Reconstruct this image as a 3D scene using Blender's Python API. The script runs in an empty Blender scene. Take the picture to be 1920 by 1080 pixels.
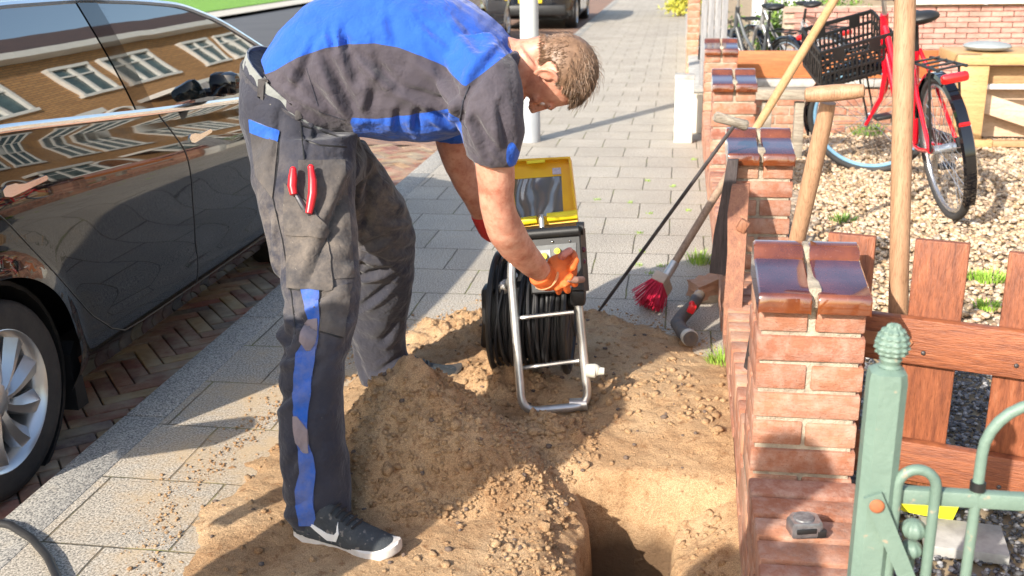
import bpy, bmesh, math, random
import numpy as np
from mathutils import Vector, Matrix, noise
from mathutils.bvhtree import BVHTree
random.seed(7); rng = np.random.default_rng(7)
S = bpy.context.scene
COL = S.collection

# ---------------------------------------------------------------- camera
FPX = 1950.0; PITCH = math.radians(18.2); YAW = math.radians(9.12); ROLL = math.radians(-1.07); HC = 1.5
fw = Vector((-math.sin(YAW)*math.cos(PITCH), math.cos(YAW)*math.cos(PITCH), -math.sin(PITCH)))
r0 = Vector((math.cos(YAW), math.sin(YAW), 0)); u0 = r0.cross(fw)
rt = r0*math.cos(ROLL)+u0*math.sin(ROLL); up = -r0*math.sin(ROLL)+u0*math.cos(ROLL)
cd = bpy.data.cameras.new('camera'); cam = bpy.data.objects.new('camera', cd); COL.objects.link(cam)
cd.sensor_width = 36; cd.lens = 36*FPX/1920; cd.clip_end = 500; cd.clip_start = 0.05
m = Matrix((rt, up, -fw)).transposed().to_4x4(); m.translation = (0, 0, HC); cam.matrix_world = m
cd.dof.use_dof = True; cd.dof.focus_distance = 3.0; cd.dof.aperture_fstop = 5.0
S.camera = cam
# ---------------------------------------------------------------- sky, sun, exposure
SUN_AZ = math.radians(29); SUN_EL = math.radians(29.5)     # shadows fall towards +Y, leaning to +X
w = bpy.data.worlds.new('World'); S.world = w; w.use_nodes = True
nt = w.node_tree; bg = nt.nodes['Background']
sky = nt.nodes.new('ShaderNodeTexSky'); sky.sky_type = 'NISHITA'; sky.sun_disc = False
sky.sun_elevation = SUN_EL; sky.sun_rotation = math.pi+SUN_AZ; sky.air_density = 1.2; sky.dust_density = 2.0
nt.links.new(sky.outputs[0], bg.inputs[0]); bg.inputs[1].default_value = 0.148
sd = bpy.data.lights.new('sun', 'SUN'); sd.energy = 4.3; sd.angle = math.radians(0.5); sd.color = (1, .93, .82)
so = bpy.data.objects.new('sun', sd); COL.objects.link(so)
sdir = Vector((math.sin(SUN_AZ)*math.cos(SUN_EL), math.cos(SUN_AZ)*math.cos(SUN_EL), -math.sin(SUN_EL)))
so.rotation_mode = 'QUATERNION'; so.rotation_quaternion = sdir.to_track_quat('-Z', 'Y'); so.location = (-8, -14, 9)
S.view_settings.view_transform = 'Standard'; S.view_settings.look = 'None'; S.view_settings.exposure = 0.94; S.view_settings.gamma = 1

# ---------------------------------------------------------------- helpers
def ray(px, py): return fw + rt*((px-960)/FPX) + up*((540-py)/FPX)
def PY(px, py, y):
    d = ray(px, py); t = y/d.y; return Vector((0, 0, HC))+d*t
def PZ(px, py, z=0.0):
    d = ray(px, py); t = (z-HC)/d.z; return Vector((0, 0, HC))+d*t
def PX(px, py, x):
    d = ray(px, py); t = x/d.x; return Vector((0, 0, HC))+d*t

class MB:
    def __init__(s): s.v = []; s.f = []; s.m = []; s.cur = 0
    def add(s, vs, fs):
        b = len(s.v); s.v += [tuple(v) for v in vs]; s.f += [tuple(i+b for i in f) for f in fs]; s.m += [s.cur]*len(fs); return s
    def box(s, c, size, rot=None, bev=0.0, taper=0.0):
        hx, hy, hz = [a/2 for a in size]; c = Vector(c)
        if bev <= 0:
            vs = [Vector((x*hx*(1-taper*(z > 0)), y*hy*(1-taper*(z > 0)), z*hz)) for z in (-1, 1) for y in (-1, 1) for x in (-1, 1)]
            fs = [(0, 2, 3, 1), (4, 5, 7, 6), (0, 1, 5, 4), (2, 6, 7, 3), (0, 4, 6, 2), (1, 3, 7, 5)]
        else:
            bm = bmesh.new(); bmesh.ops.create_cube(bm, size=1)
            for v in bm.verts: v.co = Vector((v.co.x*2*hx, v.co.y*2*hy, v.co.z*2*hz))
            if taper:
                for v in bm.verts:
                    if v.co.z > 0: v.co.x *= 1-taper; v.co.y *= 1-taper
            bmesh.ops.bevel(bm, geom=bm.edges[:], offset=min(bev, hx*.9, hy*.9, hz*.9), segments=2, affect='EDGES', profile=.5)
            bm.verts.index_update(); vs = [v.co.copy() for v in bm.verts]; fs = [[v.index for v in f.verts] for f in bm.faces]; bm.free()
        if rot is not None: vs = [rot @ v for v in vs]
        return s.add([v+c for v in vs], fs)
    def tube(s, pts, r, n=10, closed=False, flat=None, caps=True):
        pts = [Vector(p) for p in pts]; k = len(pts)
        rs = [r]*k if not hasattr(r, '__len__') else list(r)
        rings = []; prev = None
        for i, p in enumerate(pts):
            if closed: t = (pts[(i+1) % k]-pts[i-1])
            else: t = pts[min(i+1, k-1)]-pts[max(i-1, 0)]
            t = t.normalized() if t.length > 1e-9 else Vector((0, 0, 1))
            if prev is None:
                a = Vector((0, 0, 1)) if abs(t.z) < .9 else Vector((1, 0, 0)); u = t.cross(a).normalized()
            else:
                u = prev-t*prev.dot(t); u.normalize()
            prev = u; v = t.cross(u)
            rings.append([p+(u*math.cos(2*math.pi*j/n)+v*math.sin(2*math.pi*j/n))*rs[i] for j in range(n)])
        return s.loft(rings, closed, caps)
    def loft(s, rings, closed=False, caps=True):
        n = len(rings[0]); vs = [p for r in rings for p in r]; fs = []; k = len(rings)
        for i in range(k if closed else k-1):
            a = i*n; b = ((i+1) % k)*n
            for j in range(n): j2 = (j+1) % n; fs.append((a+j, a+j2, b+j2, b+j))
        if caps and not closed: fs.append(tuple(range(n-1, -1, -1))); fs.append(tuple((k-1)*n+j for j in range(n)))
        return s.add(vs, fs)
    def lathe(s, prof, axis_o, axis_d, n=24, caps=True):
        d = Vector(axis_d).normalized(); a = Vector((0, 0, 1)) if abs(d.z) < .9 else Vector((1, 0, 0))
        u = d.cross(a).normalized(); v = d.cross(u); o = Vector(axis_o)
        return s.loft([[o+d*h+(u*math.cos(2*math.pi*j/n)+v*math.sin(2*math.pi*j/n))*max(r, 1e-4) for j in range(n)] for (h, r) in prof], caps=caps)
    def ell(s, c, rad, rot=None, n=16, k=10):
        c = Vector(c); rings = []
        for i in range(1, k):
            th = math.pi*i/k
            ring = [Vector((rad[0]*math.sin(th)*math.cos(2*math.pi*j/n), rad[1]*math.sin(th)*math.sin(2*math.pi*j/n), -rad[2]*math.cos(th))) for j in range(n)]
            rings.append([(rot @ p if rot is not None else p)+c for p in ring])
        b = len(s.v); s.loft(rings, caps=False)
        top = Vector((0, 0, rad[2])); bot = Vector((0, 0, -rad[2]))
        if rot is not None: top = rot @ top; bot = rot @ bot
        s.v += [tuple(bot+c), tuple(top+c)]; ib = len(s.v)-2
        for j in range(n):
            j2 = (j+1) % n; s.f.append((b+j2, b+j, ib)); s.f.append((b+(k-2)*n+j, b+(k-2)*n+j2, ib+1)); s.m += [s.cur]*2
        return s
    def prism(s, poly, thick_vec):
        n = len(poly); t = Vector(thick_vec); vs = [Vector(p) for p in poly]+[Vector(p)+t for p in poly]
        fs = [tuple(range(n-1, -1, -1)), tuple(range(n, 2*n))]+[(i, (i+1) % n, n+(i+1) % n, n+i) for i in range(n)]
        return s.add(vs, fs)

ORG = {}
def new_mesh(name, v, f, mi=None):
    me = bpy.data.meshes.new(name); me.from_pydata(v, [], f); me.validate(); return me
def obj(name, mb, mat, parent=None, smooth=True, world=True, angle=40):
    org = Vector((0, 0, 0))
    if parent is not None and world: org = ORG.get(parent.name, Vector((0, 0, 0)))
    vs = mb.v if org.length == 0 else [(a[0]-org.x, a[1]-org.y, a[2]-org.z) for a in mb.v]
    me = bpy.data.meshes.new(name); me.from_pydata(vs, [], mb.f)
    mats = mat if isinstance(mat, (list, tuple)) else [mat]
    for x in mats: me.materials.append(x)
    if len(mats) > 1: me.polygons.foreach_set('material_index', mb.m)
    bm = bmesh.new(); bm.from_mesh(me); bmesh.ops.recalc_face_normals(bm, faces=bm.faces[:]); bm.to_mesh(me); bm.free()
    if smooth:
        me.polygons.foreach_set('use_smooth', [True]*len(me.polygons)); me.set_sharp_from_angle(angle=math.radians(angle))
    me.update()
    o = bpy.data.objects.new(name, me); COL.objects.link(o)
    if parent is not None: o.parent = parent; ORG[o.name] = org
    return o
def tag(o, label=None, cat=None, group=None, kind=None):
    if label: o['label'] = label
    if cat: o['category'] = cat
    if group: o['group'] = group
    if kind: o['kind'] = kind
    return o
def thing(name, loc, label, cat, group=None, rz=0):
    o = bpy.data.objects.new(name, None); COL.objects.link(o); o.location = loc; o.rotation_euler = (0, 0, rz); o.empty_display_size = .1
    ORG[o.name] = Vector(loc); return tag(o, label, cat, group)
def copy_tree(o, parent=None):
    c = o.copy(); COL.objects.link(c)
    if parent is not None: c.parent = parent
    for ch in list(o.children): copy_tree(ch, c)
    return c
def grid_mesh(fn, nu, nv):
    mb = MB(); vs = [fn(i/nu, j/nv) for j in range(nv+1) for i in range(nu+1)]
    fs = [(j*(nu+1)+i, j*(nu+1)+i+1, (j+1)*(nu+1)+i+1, (j+1)*(nu+1)+i) for j in range(nv) for i in range(nu)]
    return mb.add(vs, fs)
def organic(mb, voxel=.006, smooth=4, disp=None):
    """voxel-fuses overlapping closed pieces into one continuous surface; returns MB"""
    me = bpy.data.meshes.new('tmp'); me.from_pydata(mb.v, [], mb.f)
    bm = bmesh.new(); bm.from_mesh(me); bmesh.ops.recalc_face_normals(bm, faces=bm.faces[:]); bm.to_mesh(me); bm.free()
    o = bpy.data.objects.new('tmp', me); COL.objects.link(o)
    r = o.modifiers.new('r', 'REMESH'); r.mode = 'VOXEL'; r.voxel_size = voxel
    if smooth:
        s = o.modifiers.new('s', 'SMOOTH'); s.factor = .5; s.iterations = smooth
    dg = bpy.context.evaluated_depsgraph_get(); ev = o.evaluated_get(dg); m2 = bpy.data.meshes.new_from_object(ev)
    n = len(m2.vertices); co = np.empty(n*3); m2.vertices.foreach_get('co', co); co = co.reshape(-1, 3)
    no = np.empty(n*3); m2.vertices.foreach_get('normal', no); no = no.reshape(-1, 3)
    if disp is not None: co = co+no*disp(co, no)[:, None]
    out = MB(); out.v = [tuple(x) for x in co]; out.f = [tuple(p.vertices) for p in m2.polygons]; out.m = [0]*len(out.f)
    bpy.data.objects.remove(o); bpy.data.meshes.remove(me); bpy.data.meshes.remove(m2)
    return out
def bvh(mb): return BVHTree.FromPolygons([Vector(v) for v in mb.v], mb.f)
def patch(mb, tree, fn, nu, nv, d=None, off=.003, back=1.0):
    """a piece of cloth laid on a surface: fn(u,v) gives start points, cast along d onto the tree"""
    top = []; 
    for j in range(nv+1):
        for i in range(nu+1):
            p = Vector(fn(i/nu, j/nv))
            if d is None: dd = (p-Vector((0, 0, HC))).normalized(); h = tree.ray_cast(Vector((0, 0, HC)), dd)
            else: dd = d; h = tree.ray_cast(p-d*back, d)
            if h[0] is None: h = tree.find_nearest(p)
            q = h[0]; nrm = h[1]
            if nrm.dot(dd) > 0: nrm = -nrm
            top.append((q+nrm*off, q-nrm*.004))
    n1 = nu+1; N = n1*(nv+1)
    vs = [t[0] for t in top]+[t[1] for t in top]; fs = []
    for j in range(nv):
        for i in range(nu):
            a = j*n1+i; fs.append((a, a+1, a+n1+1, a+n1))
    for i in range(nu): fs.append((i, i+1, N+i+1, N+i)); a = nv*n1+i; fs.append((a, a+1, N+a+1, N+a))
    for j in range(nv): a = j*n1; fs.append((a, a+n1, N+a+n1, N+a)); a += nu; fs.append((a, a+n1, N+a+n1, N+a))
    return mb.add(vs, fs)
def quadfn(a, b, c, d_):   # a->b bottom/top edge, d->c opposite
    a, b, c, d_ = map(Vector, (a, b, c, d_))
    return lambda u, v: (a*(1-u)+b*u)*(1-v)+(d_*(1-u)+c*u)*v
def scatter(name, pts, sizes, mat, parent=None, squash=.6, seed=1, rough=.25, colattr=None, sub=1):
    r = np.random.default_rng(seed); bm = bmesh.new(); bmesh.ops.create_icosphere(bm, subdivisions=sub, radius=1)
    bv = np.array([v.co[:] for v in bm.verts]); bf = np.array([[v.index for v in f.verts] for f in bm.faces]); bm.free()
    n = len(pts); pts = np.asarray(pts); sizes = np.asarray(sizes); nb = len(bv)
    rad = 1+rough*r.standard_normal((n, nb)); V = bv[None]*rad[:, :, None]
    V *= np.stack([r.uniform(.7, 1.3, n), r.uniform(.7, 1.3, n), np.full(n, squash)*r.uniform(.7, 1.3, n)], 1)[:, None]
    a = r.uniform(0, 6.28, n); tilt = r.uniform(-.5, .5, n); ca, sa, ct, st = np.cos(a), np.sin(a), np.cos(tilt), np.sin(tilt)
    x, y, z = V[..., 0], V[..., 1], V[..., 2]
    x, z = x*ct[:, None]-z*st[:, None], x*st[:, None]+z*ct[:, None]
    x, y = x*ca[:, None]-y*sa[:, None], x*sa[:, None]+y*ca[:, None]
    V = np.stack([x, y, z], -1)*sizes[:, None, None]+pts[:, None]
    F = (bf[None]+(np.arange(n)*nb)[:, None, None]).reshape(-1, 3)
    me = bpy.data.meshes.new(name); me.vertices.add(n*nb); me.vertices.foreach_set('co', V.astype(np.float32).ravel())
    me.loops.add(len(F)*3); me.loops.foreach_set('vertex_index', F.astype(np.int32).ravel())
    me.polygons.add(len(F)); me.polygons.foreach_set('loop_start', np.arange(0, len(F)*3, 3, dtype=np.int32)); me.polygons.foreach_set('loop_total', np.full(len(F), 3, dtype=np.int32))
    me.update(calc_edges=True); me.validate()
    at = me.attributes.new('rnd', 'FLOAT', 'POINT'); at.data.foreach_set('value', np.repeat(r.uniform(0, 1, n), nb).astype(np.float32))
    me.polygons.foreach_set('use_smooth', np.ones(len(F), dtype=bool))
    me.materials.append(mat); o = bpy.data.objects.new(name, me); COL.objects.link(o)
    if parent: o.parent = parent
    return o
def fattr(o, name, vals):
    at = o.data.attributes.new(name, 'FLOAT', 'POINT'); at.data.foreach_set('value', np.asarray(vals, dtype=np.float32))
def gnoise(co, sc, seed=0):
    """cheap smooth pseudo noise in numpy, about -1..1"""
    r = np.random.default_rng(seed); out = np.zeros(len(co))
    for k in range(6):
        d = r.standard_normal(co.shape[1]); d /= np.linalg.norm(d); f = sc*r.uniform(.6, 1.6); out += np.sin(co@d*f+r.uniform(0, 6.28)+1.3*np.sin(co@np.roll(d, 1)*f*.7+r.uniform(0, 6.28)))
    return out/3

# ---------------------------------------------------------------- materials
def NT(name):
    m = bpy.data.materials.new(name); m.use_nodes = True; t = m.node_tree; b = t.nodes['Principled BSDF']; return m, t, b
def ramp(t, fac, stops):
    r = t.nodes.new('ShaderNodeValToRGB'); e = r.color_ramp.elements
    while len(e) < len(stops): e.new(.5)
    for i, (p, c) in enumerate(stops): e[i].position = p; e[i].color = (*c[:3], 1)
    t.links.new(fac, r.inputs[0]); return r.outputs[0]
def tex(t, kind, scale, detail=4, coord='Object', rough=.6, vec=None, stretch=None):
    tc = t.nodes.new('ShaderNodeTexCoord'); mp = t.nodes.new('ShaderNodeMapping'); t.links.new(tc.outputs[coord] if vec is None else vec, mp.inputs[0])
    if stretch: mp.inputs['Scale'].default_value = stretch
    n = t.nodes.new({'noise': 'ShaderNodeTexNoise', 'vor': 'ShaderNodeTexVoronoi', 'wave': 'ShaderNodeTexWave'}[kind]); t.links.new(mp.outputs[0], n.inputs['Vector'])
    n.inputs['Scale'].default_value = scale
    if kind == 'noise': n.inputs['Detail'].default_value = detail; n.inputs['Roughness'].default_value = rough
    return n
def mixc(t, a, b, fac, mode='MIX'):
    x = t.nodes.new('ShaderNodeMix'); x.data_type = 'RGBA'; x.blend_type = mode
    for s, val in ((6, a), (7, b)):
        if hasattr(val, 'default_value') or hasattr(val, 'is_output'): t.links.new(val, x.inputs[s])
        else: x.inputs[s].default_value = (*val[:3], 1)
    if isinstance(fac, (int, float)): x.inputs[0].default_value = fac
    else: t.links.new(fac, x.inputs[0])
    return x.outputs[2]
def bumpn(t, b, h, strength=.3, dist=.01):
    n = t.nodes.new('ShaderNodeBump'); n.inputs['Strength'].default_value = strength; n.inputs['Distance'].default_value = dist
    t.links.new(h, n.inputs['Height']); 
    prev = b.inputs['Normal'].links
    if prev: t.links.new(prev[0].from_socket, n.inputs['Normal'])
    t.links.new(n.outputs[0], b.inputs['Normal'])
def mat(name, c1, c2=None, scale=8, rough=.6, bump=.15, bscale=60, metal=0, spec=None, coat=0, speck=None, bdist=.004, stretch=None, detail=5):
    m, t, b = NT(name)
    if c2 is None: c2 = [x*.75 for x in c1]
    n = tex(t, 'noise', scale, detail, stretch=stretch); c = ramp(t, n.outputs[0], [(.35, c2), (.65, c1)])
    if speck:
        s = tex(t, 'noise', speck[1], 2); f = ramp(t, s.outputs[0], [(speck[2], (0, 0, 0)), (speck[2]+.06, (1, 1, 1))]); c = mixc(t, c, speck[0], f)
    t.links.new(c, b.inputs['Base Color']); b.inputs['Roughness'].default_value = rough; b.inputs['Metallic'].default_value = metal
    if spec is not None: b.inputs['Specular IOR Level'].default_value = spec
    b.inputs['Coat Weight'].default_value = coat; b.inputs['Coat Roughness'].default_value = .03
    if bump: bumpn(t, b, tex(t, 'noise', bscale, 6, stretch=stretch).outputs[0], bump, bdist)
    return m
# ================================================================ GROUND
WX = .207     # street face of the garden wall
KX = -1.83    # road edge of the kerb
def asphalt():
    m, t, b = NT('asphalt'); n = tex(t, 'noise', 400, 3); c = ramp(t, n.outputs[0], [(.35, (.045, .045, .05)), (.7, (.14, .14, .145))]); n2 = tex(t, 'noise', .8, 3)
    c = mixc(t, c, (.06, .06, .065), ramp(t, n2.outputs[0], [(.4, (0, 0, 0)), (.7, (.6, .6, .6))])); t.links.new(c, b.inputs['Base Color']); b.inputs['Roughness'].default_value = .85; bumpn(t, b, n.outputs[0], .4, .004); return m
def speckled(name, base, light, dark, grain=300, patchy=(.9, .9, .9)):
    m, t, b = NT(name); n = tex(t, 'noise', grain, 2, rough=.8); c = ramp(t, n.outputs[0], [(.36, dark), (.49, base), (.60, light)])
    n2 = tex(t, 'noise', 1.7, 5); c = mixc(t, c, patchy, ramp(t, n2.outputs[0], [(.3, (0, 0, 0)), (.75, (1, 1, 1))]), 'MULTIPLY')
    n3 = tex(t, 'noise', 9, 5); c = mixc(t, c, (.45, .36, .24), ramp(t, n3.outputs[0], [(.55, (0, 0, 0)), (.8, (.35, .35, .35))]))
    t.links.new(c, b.inputs['Base Color']); b.inputs['Roughness'].default_value = .8; bumpn(t, b, n.outputs[0], .5, .003); return m, t, b, c
def tile_mat():
    m, t, b, c = speckled('concrete_tiles', (.42, .375, .31), (.68, .61, .51), (.12, .112, .10), 150, (.78, .78, .78))
    tc = t.nodes.new('ShaderNodeTexCoord'); mp = t.nodes.new('ShaderNodeMapping'); mp.inputs['Location'].default_value = (.47+.09, -6.212+.363*30, 0); t.links.new(tc.outputs['Object'], mp.inputs[0])
    nn = tex(t, 'noise', 7, 4); ad = t.nodes.new('ShaderNodeMix'); ad.data_type = 'RGBA'; ad.blend_type = 'LINEAR_LIGHT'; ad.inputs[0].default_value = .006; t.links.new(mp.outputs[0], ad.inputs[6]); t.links.new(nn.outputs[1], ad.inputs[7])
    br = t.nodes.new('ShaderNodeTexBrick'); t.links.new(ad.outputs[2], br.inputs['Vector']); br.offset = .5
    br.inputs['Scale'].default_value = 1; br.inputs['Brick Width'].default_value = .363; br.inputs['Row Height'].default_value = .363; br.inputs['Mortar Size'].default_value = .0042; br.inputs['Mortar Smooth'].default_value = .5; br.inputs['Bias'].default_value = 0
    br.inputs['Color1'].default_value = (1, 1, 1, 1); br.inputs['Color2'].default_value = (.90, .89, .88, 1); br.inputs['Mortar'].default_value = (1, 1, 1, 1)
    c = mixc(t, c, br.outputs['Color'], 1.0, 'MULTIPLY')
    mo = tex(t, 'noise', 5, 4); mcol = ramp(t, mo.outputs[0], [(.5, (.10, .085, .06)), (.62, (.16, .17, .04))])
    c = mixc(t, c, mcol, br.outputs['Fac']); t.links.new(c, b.inputs['Base Color'])
    # sand trodden over the tiles around the dig
    tc2 = t.nodes.new('ShaderNodeTexCoord'); vd = t.nodes.new('ShaderNodeVectorMath'); vd.operation = 'DISTANCE'; t.links.new(tc2.outputs['Object'], vd.inputs[0]); vd.inputs[1].default_value = (-.55, 3.0, 0)
    f1 = t.nodes.new('ShaderNodeMapRange'); f1.inputs[1].default_value = 2.3; f1.inputs[2].default_value = .9; t.links.new(vd.outputs['Value'], f1.inputs[0])
    sn = tex(t, 'noise', 4.5, 8, rough=.75); ms = t.nodes.new('ShaderNodeMath'); ms.operation = 'MULTIPLY'; t.links.new(f1.outputs[0], ms.inputs[0]); t.links.new(sn.outputs[0], ms.inputs[1])
    c = mixc(t, c, (.50, .36, .21), ramp(t, ms.outputs[0], [(.36, (0, 0, 0)), (.62, (.8, .8, .8))])); t.links.new(c, b.inputs['Base Color'])
    inv = t.nodes.new('ShaderNodeMath'); inv.operation = 'SUBTRACT'; inv.inputs[0].default_value = 1; t.links.new(br.outputs['Fac'], inv.inputs[1]); bumpn(t, b, inv.outputs[0], .8, .006)
    return m
M_ASPH = asphalt(); M_TILE = tile_mat(); M_KERB = speckled('kerb_concrete', (.31, .29, .26), (.50, .47, .41), (.09, .09, .09), 160)[0]
M_BRICKBED = mat('brick_bed', (.16, .11, .07), (.08, .06, .04), 20, .95)
def sheet(x0, x1, y0, y1, z, nx=1, ny=1):
    return grid_mesh(lambda u, v: (x0+(x1-x0)*u, y0+(y1-y0)*v, z), nx, ny)
tag(obj('ground', sheet(-300, 300, -60, 400, -.75), mat('earth', (.12, .10, .06)), smooth=False), kind='structure')
tag(obj('road', sheet(-11.0, -3.9, -30, 300, -.085), M_ASPH, smooth=False), kind='structure')
# parking strip of clay pavers in herringbone, near part modelled brick by brick
def brick_col(name, dark=1.0):
    m, t, b = NT(name); a = t.nodes.new('ShaderNodeAttribute'); a.attribute_name = 'rnd'
    d = dark; c = ramp(t, a.outputs['Fac'], [(0, (.30*d, .10*d, .065*d)), (.3, (.22*d, .10*d, .075*d)), (.5, (.34*d, .17*d, .10*d)), (.72, (.42*d, .27*d, .13*d)), (.88, (.15*d, .11*d, .10*d)), (1, (.38*d, .15*d, .10*d))])
    n = tex(t, 'noise', 40, 5); c = mixc(t, c, (.7, .66, .6), ramp(t, n.outputs[0], [(.4, (0, 0, 0)), (.7, (.8, .8, .8))]), 'MULTIPLY')
    n = tex(t, 'noise', 6, 5); c = mixc(t, c, (.44, .36, .24), ramp(t, n.outputs[0], [(.42, (0, 0, 0)), (.70, (.75, .75, .75))]))
    t.links.new(c, b.inputs['Base Color']); b.inputs['Roughness'].default_value = .85; bumpn(t, b, tex(t, 'noise', 120, 6).outputs[0], .5, .004); return m
M_PAVER = brick_col('clay_pavers')
def herring():
    mb = MB(); rnd = []; L, W = .215, .0717; g = .006; r = random.Random(3)
    R = Matrix.Rotation(math.radians(40), 3, 'Z')
    # classic herringbone: step pairs
    for i in range(-70, 71):
        for j in range(-24, 25):
            ox = i*W+j*L; oy = i*W-j*L
            for k in (0, 1):
                if k == 0: cx, cy, sx, sy = ox+L/2, oy+W/2, L-g, W-g
                else: cx, cy, sx, sy = ox+W/2, oy+W+L/2, W-g, L-g
                c = R @ Vector((cx, cy, 0)); c += Vector((-2.6, 4.0, 0))
                if -3.88 < c.x < KX+.04 and .8 < c.y < 8.5:
                    b0 = len(mb.v); rr = R @ Matrix.Rotation(r.uniform(-.01, .01), 3, 'Z') @ Matrix.Rotation(r.uniform(-.012, .012), 3, 'X')
                    near = c.x > -3.0 and c.y < 6
                    mb.box((c.x, c.y, -.115+r.uniform(-.003, .003)), (sx, sy, .06), rr, .004 if near else 0); rnd += [r.random()]*(len(mb.v)-b0)
    o = obj('parking_strip', mb, M_PAVER); fattr(o, 'rnd', rnd); return tag(o, kind='structure')
herring()
tag(obj('parking_bed', sheet(-3.9, KX, -30, 8.6, -.098), M_BRICKBED, smooth=False), kind='structure')
def far_pavers():
    m, t, b = NT('far_pavers'); tc = t.nodes.new('ShaderNodeTexCoord'); mp = t.nodes.new('ShaderNodeMapping'); mp.inputs['Rotation'].default_value = (0, 0, .7); t.links.new(tc.outputs['Object'], mp.inputs[0])
    br = t.nodes.new('ShaderNodeTexBrick'); t.links.new(mp.outputs[0], br.inputs[0]); br.inputs['Scale'].default_value = 1; br.inputs['Brick Width'].default_value = .215; br.inputs['Row Height'].default_value = .072; br.inputs['Mortar Size'].default_value = .004
    br.inputs['Color1'].default_value = (.30, .17, .11, 1); br.inputs['Color2'].default_value = (.20, .12, .09, 1); br.inputs['Mortar'].default_value = (.1, .08, .06, 1); t.links.new(br.outputs[0], b.inputs[0]); b.inputs['Roughness'].default_value = .85; return m
tag(obj('parking_strip', sheet(-3.9, KX, 8.5, 300, -.085), far_pavers(), smooth=False), kind='structure')
# kerb: a row of concrete blocks
mb = MB(); y = -12.0
while y < 120:
    L = 1.0 if y < 30 else 10.0
    mb.box((KX+.075, y+L/2, -.108), (.15, L-.006, .22), bev=.008); y += L
tag(obj('kerb', mb, M_KERB), kind='structure')
tag(obj('opposite_pavement', sheet(-12.1, -11.0, -30, 300, .0), speckled('pale_concrete', (.5, .46, .38), (.6, .56, .48), (.3, .28, .24), 90)[0], smooth=False), kind='structure')
tag(obj('lawn', sheet(-60, -12.1, -30, 300, .02), mat('lawn_green', (.22, .42, .05), (.10, .24, .03), 30, .9, .6, 200, bdist=.03), smooth=False), kind='structure')
# sidewalk with the dug opening left out
HX0, HX1, HY0, HY1 = -.62, WX, 1.2, 2.95
mb = MB(); X0 = KX+.15
mb.add(*[(s.v, s.f) for s in [sheet(X0, HX0, -12, HY1, 0)]][0]); mb.add(*[(s.v, s.f) for s in [sheet(X0, WX+.02, HY1, 120, 0)]][0]); mb.add(*[(s.v, s.f) for s in [sheet(HX0, WX, -12, HY0, 0)]][0])
tag(obj('sidewalk', mb, M_TILE, smooth=False), kind='structure')

# ---------------- sand
sand_poly = [tuple(PZ(*p)[:2]) for p in [(270, 1120), (300, 1020), (335, 930), (430, 850), (520, 765), (610, 690), (700, 655), (780, 612), (860, 592), (930, 572), (1060, 590), (1130, 596), (1215, 612), (1290, 632), (1350, 655)]]+[(WX+.3, 3.7), (WX+.3, .9), (-1.2, .9)]
def sd_poly(x, y, poly):
    P = np.array(poly); n = len(P); d = np.full(x.shape, 1e9); s = np.ones(x.shape)
    for i in range(n):
        a = P[i]; b = P[i-1]; e = b-a; wx = x-a[0]; wy = y-a[1]; t = np.clip((wx*e[0]+wy*e[1])/(e@e), 0, 1)
        d = np.minimum(d, (wx-e[0]*t)**2+(wy-e[1]*t)**2)
        c1 = y >= a[1]; c2 = y < b[1]; c3 = e[0]*wy > e[1]*wx
        s = np.where((c1 & c2 & c3) | (~c1 & ~c2 & ~c3), -s, s)
    return s*np.sqrt(d)
def sm(a, b, x): t = np.clip((x-a)/(b-a), 0, 1); return t*t*(3-2*t)
def vnoise(x, y, f, seed=0):
    r = np.random.default_rng(seed); T = r.uniform(-1, 1, (256, 256)); X = x*f+100; Y = y*f+100
    xi = np.floor(X).astype(int); yi = np.floor(Y).astype(int); u = X-xi; v = Y-yi; u = u*u*(3-2*u); v = v*v*(3-2*v)
    g = lambda a, b: T[a % 256, b % 256]
    return (g(xi, yi)*(1-u)+g(xi+1, yi)*u)*(1-v)+(g(xi, yi+1)*(1-u)+g(xi+1, yi+1)*u)*v
def fbm(x, y, f, o=4, seed=0): return sum(vnoise(x, y, f*2**k, seed+k)/2**k for k in range(o))
MC = (-.745, 2.72)
def mound(x, y):
    dx = x-MC[0]; dy = y-MC[1]; rx = np.where(dx > 0, .41, .35); ry = np.where(dy > 0, .36, .33)
    d = np.sqrt((dx/rx)**2+(dy/ry)**2+.004)+.05*fbm(x, y, 6, 3, 5); return .39*np.clip(1-d, 0, 1)**1.02
TRX0, TRX1, TRY = -.205, .0, 2.76
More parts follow.
